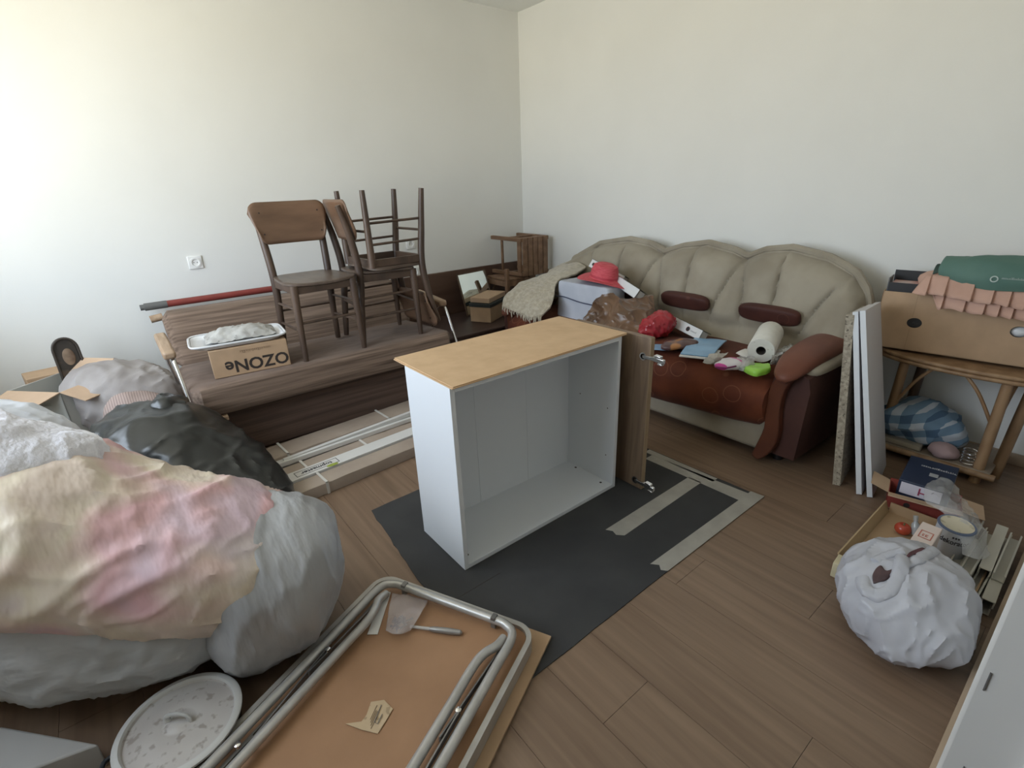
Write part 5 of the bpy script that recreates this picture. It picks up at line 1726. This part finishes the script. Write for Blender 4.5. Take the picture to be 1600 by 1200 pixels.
# ------------------------------------------------------------------ heap of bags at the left
GREYB = mat('grey_sack', (0.37, 0.375, 0.375), 0.42, (0.46, 0.465, 0.47), scale=4, bump=0.6, bscale=6, bstretch=(0.8, 2.4, 2.4), bdist=0.02)
g = G()
g.lump([((-0.66, 2.02, 0.30), 0.03, 0.03), ((-0.56, 1.97, 0.30), 0.23, 0.26), ((-0.40, 1.86, 0.29), 0.30, 0.29), ((-0.20, 1.71, 0.26), 0.32, 0.26), ((-0.04, 1.59, 0.22), 0.27, 0.21), ((0.06, 1.52, 0.18), 0.18, 0.15), ((0.12, 1.49, 0.16), 0.03, 0.03)], 120, 110, 0.014, 4, (1.2, 0.8, 1.6), 31, 0.008, zmin=0.004)
tag(link('grey_sack', g, GREYB), 'big grey plastic sack on the floor under the pastel flowered bag', 'bag')
PASTEL = mat('pastel_plastic', (0.68, 0.57, 0.49), 0.33, (0.73, 0.66, 0.50), scale=5, lo=0.35, hi=0.6, trans=0.12, bump=0.55, bscale=7, bstretch=(2.6, 1, 1.2), bdist=0.02)
overlay(PASTEL, 'noise', (0.70, 0.39, 0.45), 2.6, 0.47, 0.58, (1, 1.2, 1), 0.8)
overlay(PASTEL, 'noise', (0.60, 0.51, 0.60), 3.4, 0.54, 0.66, (1.3, 1, 1.4), 0.65)
BLUEGR = mat('blue_grey_plastic', (0.33, 0.335, 0.345), 0.36, (0.41, 0.415, 0.425), scale=5, trans=0.10, bump=0.6, bscale=6, bstretch=(3, 1, 0.8), bdist=0.02)
WHITEF = mat('white_stuffing', (0.66, 0.66, 0.72), 0.9, (0.72, 0.72, 0.77), scale=8, bump=0.8, bscale=40, bdist=0.01)
SEG = [((-0.62, 1.80, 0.62), 0.03, 0.03), ((-0.52, 1.76, 0.62), 0.22, 0.17), ((-0.34, 1.66, 0.575), 0.27, 0.205), ((-0.15, 1.58, 0.475), 0.26, 0.20), ((0.02, 1.52, 0.385), 0.255, 0.200), ((0.14, 1.49, 0.325), 0.235, 0.175)]
pb = thing('flowered_bag', 'big stuffed plastic bag in pastel pink and yellow on top of the heap', 'bag', (-0.2, 1.6, 0.45))
g = G()
g.lump(SEG + [((0.21, 1.465, 0.305), 0.19, 0.145), ((0.25, 1.45, 0.30), 0.05, 0.04)], 150, 120, 0.024, 3.2, (0.8, 1.5, 1.1), 13, 0.012, zmin=0.004, power=2.1)
link('bag_body', g, PASTEL, pb, True)
gs = G()
gs.lump([((0.0, 1.51, 0.26), 0.10, 0.10), ((0.06, 1.49, 0.245), 0.245, 0.235), ((0.17, 1.465, 0.245), 0.26, 0.24), ((0.27, 1.44, 0.235), 0.225, 0.22), ((0.335, 1.425, 0.22), 0.13, 0.14), ((0.362, 1.42, 0.215), 0.02, 0.02)], 100, 100, 0.012, 3.5, (1.8, 0.8, 0.8), 14, 0.007, zmin=0.004, power=2.2)
tag(link('blue_grey_sack', gs, BLUEGR), 'blue-grey stuffed plastic bag reaching furthest right, below the pastel bag end', 'bag')
gw = G()
gw.lump([((-0.58, 1.78, 0.80), 0.03, 0.03), ((-0.47, 1.74, 0.80), 0.17, 0.10), ((-0.33, 1.70, 0.75), 0.155, 0.105), ((-0.21, 1.70, 0.68), 0.115, 0.09), ((-0.13, 1.71, 0.62), 0.03, 0.03)], 90, 80, 0.022, 6, (1, 1, 1), 6, 0.007)
tag(link('white_stuffing', gw, WHITEF), 'clump of fluffy white stuffing bursting out of the pastel bag', 'stuffing')
WFILM = mat('white_film', (0.62, 0.64, 0.68), 0.3, (0.68, 0.70, 0.74), scale=5, trans=0.2)
gf = G()
gf.lump([((-0.70, 2.14, 0.70), 0.03, 0.03), ((-0.60, 2.12, 0.72), 0.18, 0.11), ((-0.44, 2.10, 0.68), 0.18, 0.12), ((-0.30, 2.08, 0.60), 0.14, 0.11), ((-0.20, 2.06, 0.53), 0.03, 0.03)], 80, 70, 0.016, 4, (1, 1.4, 1), 17, 0.010)
tag(link('white_bag', gf, WFILM), 'shiny white plastic bag behind the white stuffing in front of the open carton', 'bag')
gu = G()
gu.lump([((-0.80, 2.15, 0.30), 0.03, 0.03), ((-0.72, 2.14, 0.30), 0.26, 0.27), ((-0.50, 2.12, 0.29), 0.32, 0.28), ((-0.30, 2.10, 0.25), 0.26, 0.24), ((-0.16, 2.08, 0.22), 0.03, 0.03)], 40, 40, 0.02, 4, (1, 1, 1), 19, 0.008, zmin=0.004)
tag(link('grey_sack', gu, GREYB), 'grey plastic sack at the back of the heap, mostly hidden below the white bag', 'bag')
BLK = mat('black_bin_bag', (0.016, 0.018, 0.018), 0.30, (0.024, 0.026, 0.026), scale=4, spec=0.6)
gk = G()
gk.lump([((-0.22, 2.78, 0.26), 0.03, 0.03), ((-0.16, 2.74, 0.26), 0.16, 0.20), ((-0.02, 2.60, 0.25), 0.26, 0.24), ((0.10, 2.44, 0.20), 0.26, 0.20), ((0.20, 2.26, 0.14), 0.22, 0.14), ((0.27, 2.10, 0.08), 0.15, 0.08), ((0.30, 2.04, 0.06), 0.02, 0.02)], 120, 100, 0.022, 3.0, (1.2, 0.8, 1.1), 23, 0.014, zmin=0.004)
bkb = thing('bin_bag', 'black shiny bin bag slumped on the floor left of the kraft packs', 'bag', (0.05, 2.45, 0))
link('bag_body', gk, BLK, bkb, True)
g = G()
g.sheet([[(-0.20, 2.66, 0.40), (-0.14, 2.60, 0.41), (-0.06, 2.56, 0.42)], [(-0.22, 2.60, 0.36), (-0.15, 2.54, 0.35), (-0.08, 2.50, 0.36)], [(-0.20, 2.55, 0.24), (-0.14, 2.50, 0.24), (-0.09, 2.47, 0.26)]], 16, 16, 0.02, 9, seed=7, ridge=0.008)
link('white_print', g, mat('bag_print', (0.40, 0.41, 0.45), 0.4, (0.10, 0.10, 0.11), scale=8), bkb, True, solid=0.004)
g = G()
g.sheet([[(-0.02, 2.72, 0.42), (0.04, 2.74, 0.50), (0.12, 2.78, 0.45)], [(-0.02, 2.64, 0.45), (0.05, 2.66, 0.52), (0.14, 2.70, 0.44)], [(0.0, 2.56, 0.44), (0.06, 2.56, 0.46), (0.16, 2.58, 0.40)]], 18, 18, 0.02, 9, seed=3, ridge=0.01)
link('bag_lip', g, BLK, bkb, True, solid=0.004)
SACK = mat('grey_cloth', (0.27, 0.245, 0.235), 0.8, (0.36, 0.335, 0.325), scale=5, bump=0.2, bscale=100)
cs = thing('cloth_sack', 'heap of grey-beige cloth by the left wall behind the black bin bag', 'cloth', (-0.05, 3.25, 0.0))
g = G()
g.lump([((-0.30, 3.36, 0.30), 0.03, 0.03), ((-0.24, 3.34, 0.32), 0.18, 0.19), ((-0.10, 3.28, 0.33), 0.24, 0.215), ((0.02, 3.22, 0.28), 0.20, 0.20), ((0.09, 3.18, 0.22), 0.12, 0.13), ((0.12, 3.17, 0.18), 0.02, 0.02)], 90, 80, 0.018, 3.4, (1.3, 1, 1.2), 41, 0.015, zmin=0.004)
link('cloth', g, SACK, cs, True)
WOV = mat('woven_sack', (0.36, 0.28, 0.25), 0.85)
overlay(WOV, 'wave', (0.22, 0.16, 0.145), 30, 0.45, 0.55, (1, 0.3, 1), 0.8)
g = G()
g.lump([((-0.16, 2.98, 0.34), 0.02, 0.02), ((-0.13, 2.97, 0.35), 0.10, 0.11), ((-0.04, 2.95, 0.34), 0.12, 0.12), ((0.03, 2.92, 0.30), 0.10, 0.10), ((0.06, 2.91, 0.28), 0.02, 0.02)], 30, 30, 0.010, 6, seed=4, ridge=0.005)
link('woven_panel', g, WOV, cs, True)

# open white carton and what stands behind it
WCART = mat('white_carton', (0.46, 0.47, 0.44), 0.7, (0.50, 0.51, 0.48), scale=6)
oc = thing('open_carton', 'white open carton with brown-lined flaps folded out by the left wall', 'carton', (-0.36, 3.1, 0))
P0 = V((-0.320, 3.10, 0.0))
e1 = V((0.74, 0.67, 0)).normalized()
e2 = V((-0.67, 0.74, 0)).normalized()
h = 0.500
TH = 0.005
up = V((0, 0, h))
link('front_wall', G().obox(P0, e2 * 0.30, V((-e2.y, e2.x, 0)) * -TH, up), WCART, oc, True)
link('side_wall', G().obox(P0, e1 * 0.26, V((-e1.y, e1.x, 0)) * TH, up), WCART, oc, True)
link('back_wall', G().obox(P0 + e1 * 0.26, e2 * 0.30, V((-e2.y, e2.x, 0)) * -TH, up), WCART, oc, True)
link('side_wall', G().obox(P0 + e2 * 0.30, e1 * 0.26, V((-e1.y, e1.x, 0)) * TH, up), WCART, oc, True)
link('base', G().obox(P0 + V((0, 0, 0.002)), e2 * 0.30, e1 * 0.26, (0, 0, 0.005)), CARDIN, oc, True)
n1 = V((e2.y, -e2.x, 0))
if n1.y > 0:
    n1 = -n1
n2 = V((e1.y, -e1.x, 0))
if n2.x < 0:
    n2 = -n2


def flap(o, e, n, Lx, Dx, lift):
    return G().prism([o, o + e * Lx, o + e * (Lx - 0.012) + n * Dx + V((0, 0, lift)), o + e * 0.015 + n * Dx + V((0, 0, lift))], (0, 0, 0.004))


link('flap', flap(P0 + up, e2, n1, 0.30, 0.11, -0.025), CARDIN, oc, True)
link('flap', flap(P0 + up, e1, n2, 0.26, 0.11, -0.045), CARDIN, oc, True)
link('flap', flap(P0 + up + e1 * 0.26, e2, -n1, 0.30, 0.07, 0.06), CARDIN, oc, True)
GRYP = mat('carton_print', (0.20, 0.21, 0.19), 0.8)
c = P0 + e1 * 0.13 + n2 * 0.0008 + V((0, 0, h - 0.085))
fr = frame(c, e1, Z_)
for a, b, la, lb in ((-.032, -.032, .064, .010), (-.032, .022, .064, .010), (-.032, -.032, .010, .064), (.022, -.032, .010, .064)):
    link('print_square', G().obox(c + e1 * a + Z_ * b, e1 * la, Z_ * lb, n2 * 0.0006), GRYP, oc, True, flat=True)
q_ = P0 + e1 * 0.15 + n2 * 0.001 + V((0, 0, h - 0.19))
link('print_mark', G().tube(smooth([q_ + e1 * 0.012 + Z_ * 0.02, q_ + Z_ * 0.012, q_ - Z_ * 0.010, q_ + e1 * 0.006 - Z_ * 0.02], 4), 0.003, 6), GRYP, oc, True)
scribble('print', 0.11, 0.020, frame(P0 + e2 * 0.14 + n1 * 0.0008 + V((0, 0, h - 0.06)), -e2, Z_), mat('pale_carton_print', (0.36, 0.36, 0.34), 0.8), oc)

BRD = overlay(mat('dark_paddle', (0.030, 0.026, 0.022), 0.5, (0.05, 0.042, 0.035), scale=6), 'noise', (0.24, 0.17, 0.11), 7, 0.60, 0.66, (1, 1, 1), 0.6)
sh = thing('shoe_sole', 'dark rounded upright board with a worn tan patch behind the open carton', 'board', (-0.28, 3.34, 0.0))
pts = []
for i in range(17):
    a = PI * i / 16
    pts.append(V((0.052 * math.cos(a), 0, 0.625 + 0.062 * math.sin(a))))
pts += [V((-0.058, 0, 0.05)), V((0.062, 0, 0.05))]
rot = M.Rotation(0.25, 4, 'Z')
pts = [V((-0.272, 3.46, 0)) + rot @ p for p in pts]
link('board', G().prism(pts, rot @ V((0, 0.03, 0))), BRD, sh, True, bev=0.008)
g = G()
rim = [pts[-1], *pts[:17], pts[-2]]
link('raised_rim', G().tube([p + rot @ V((0, -0.006, 0)) for p in rim], 0.006, 8), mat('paddle_rim', (0.05, 0.04, 0.032), 0.5), sh, True)
wp_ = V((-0.272, 3.46, 0)) + rot @ V((0.004, -0.002, 0.585))
link('worn_patch', G().ellipsoid(wp_, (0.026, 0.003, 0.046), rot.to_3x3(), 10, 18), mat('worn_tan', (0.30, 0.22, 0.15), 0.7, (0.14, 0.09, 0.06), scale=14), sh, True)
sb2 = thing('brown_box', 'small brown cardboard box against the wall behind the open carton', 'box', (-0.45, 3.45, 0))
link('box', G().obox((-0.475, 3.55, 0.36), (0.21, 0.03, 0), (-0.03, 0.16, 0), (0, 0, 0.125)), CARD, sb2, True, bev=0.004)
link('support', G().obox((-0.475, 3.55, 0.002), (0.21, 0.03, 0), (-0.03, 0.16, 0), (0, 0, 0.356)), CARD, sb2, True, bev=0.004)
link('cord', G().tube(smooth([(-0.60, 3.60, 0.38), (-0.54, 3.57, 0.405), (-0.50, 3.555, 0.425), (-0.47, 3.555, 0.42)]), 0.004, 6), mat('dark_cord', (0.06, 0.055, 0.05), 0.6), sb2, True)

# grey storage box at the lower left corner
SBX = mat('grey_white_box', (0.33, 0.325, 0.315), 0.6, (0.36, 0.355, 0.345), scale=4)
gbx = thing('storage_box', 'plain light grey box corner at the lower left below the grey sack', 'box', (-0.60, 1.55, 0))
c0 = V((-0.515, 1.555, 0.0))
e1 = V((0.66, -0.75, 0)).normalized()
e2 = V((-0.80, -0.60, 0)).normalized()
link('box_body', G().obox(c0, e1 * 0.30, V((-0.2, 0.05, 0)), (0, 0, 0.085)), SBX, gbx, True, bev=0.006)
link('box_side', G().obox(c0 + V((-0.2, 0.05, 0)), V((0.19, -0.05, 0)), e2 * 0.3, (0, 0, 0.10)), SBX, gbx, True, bev=0.006)
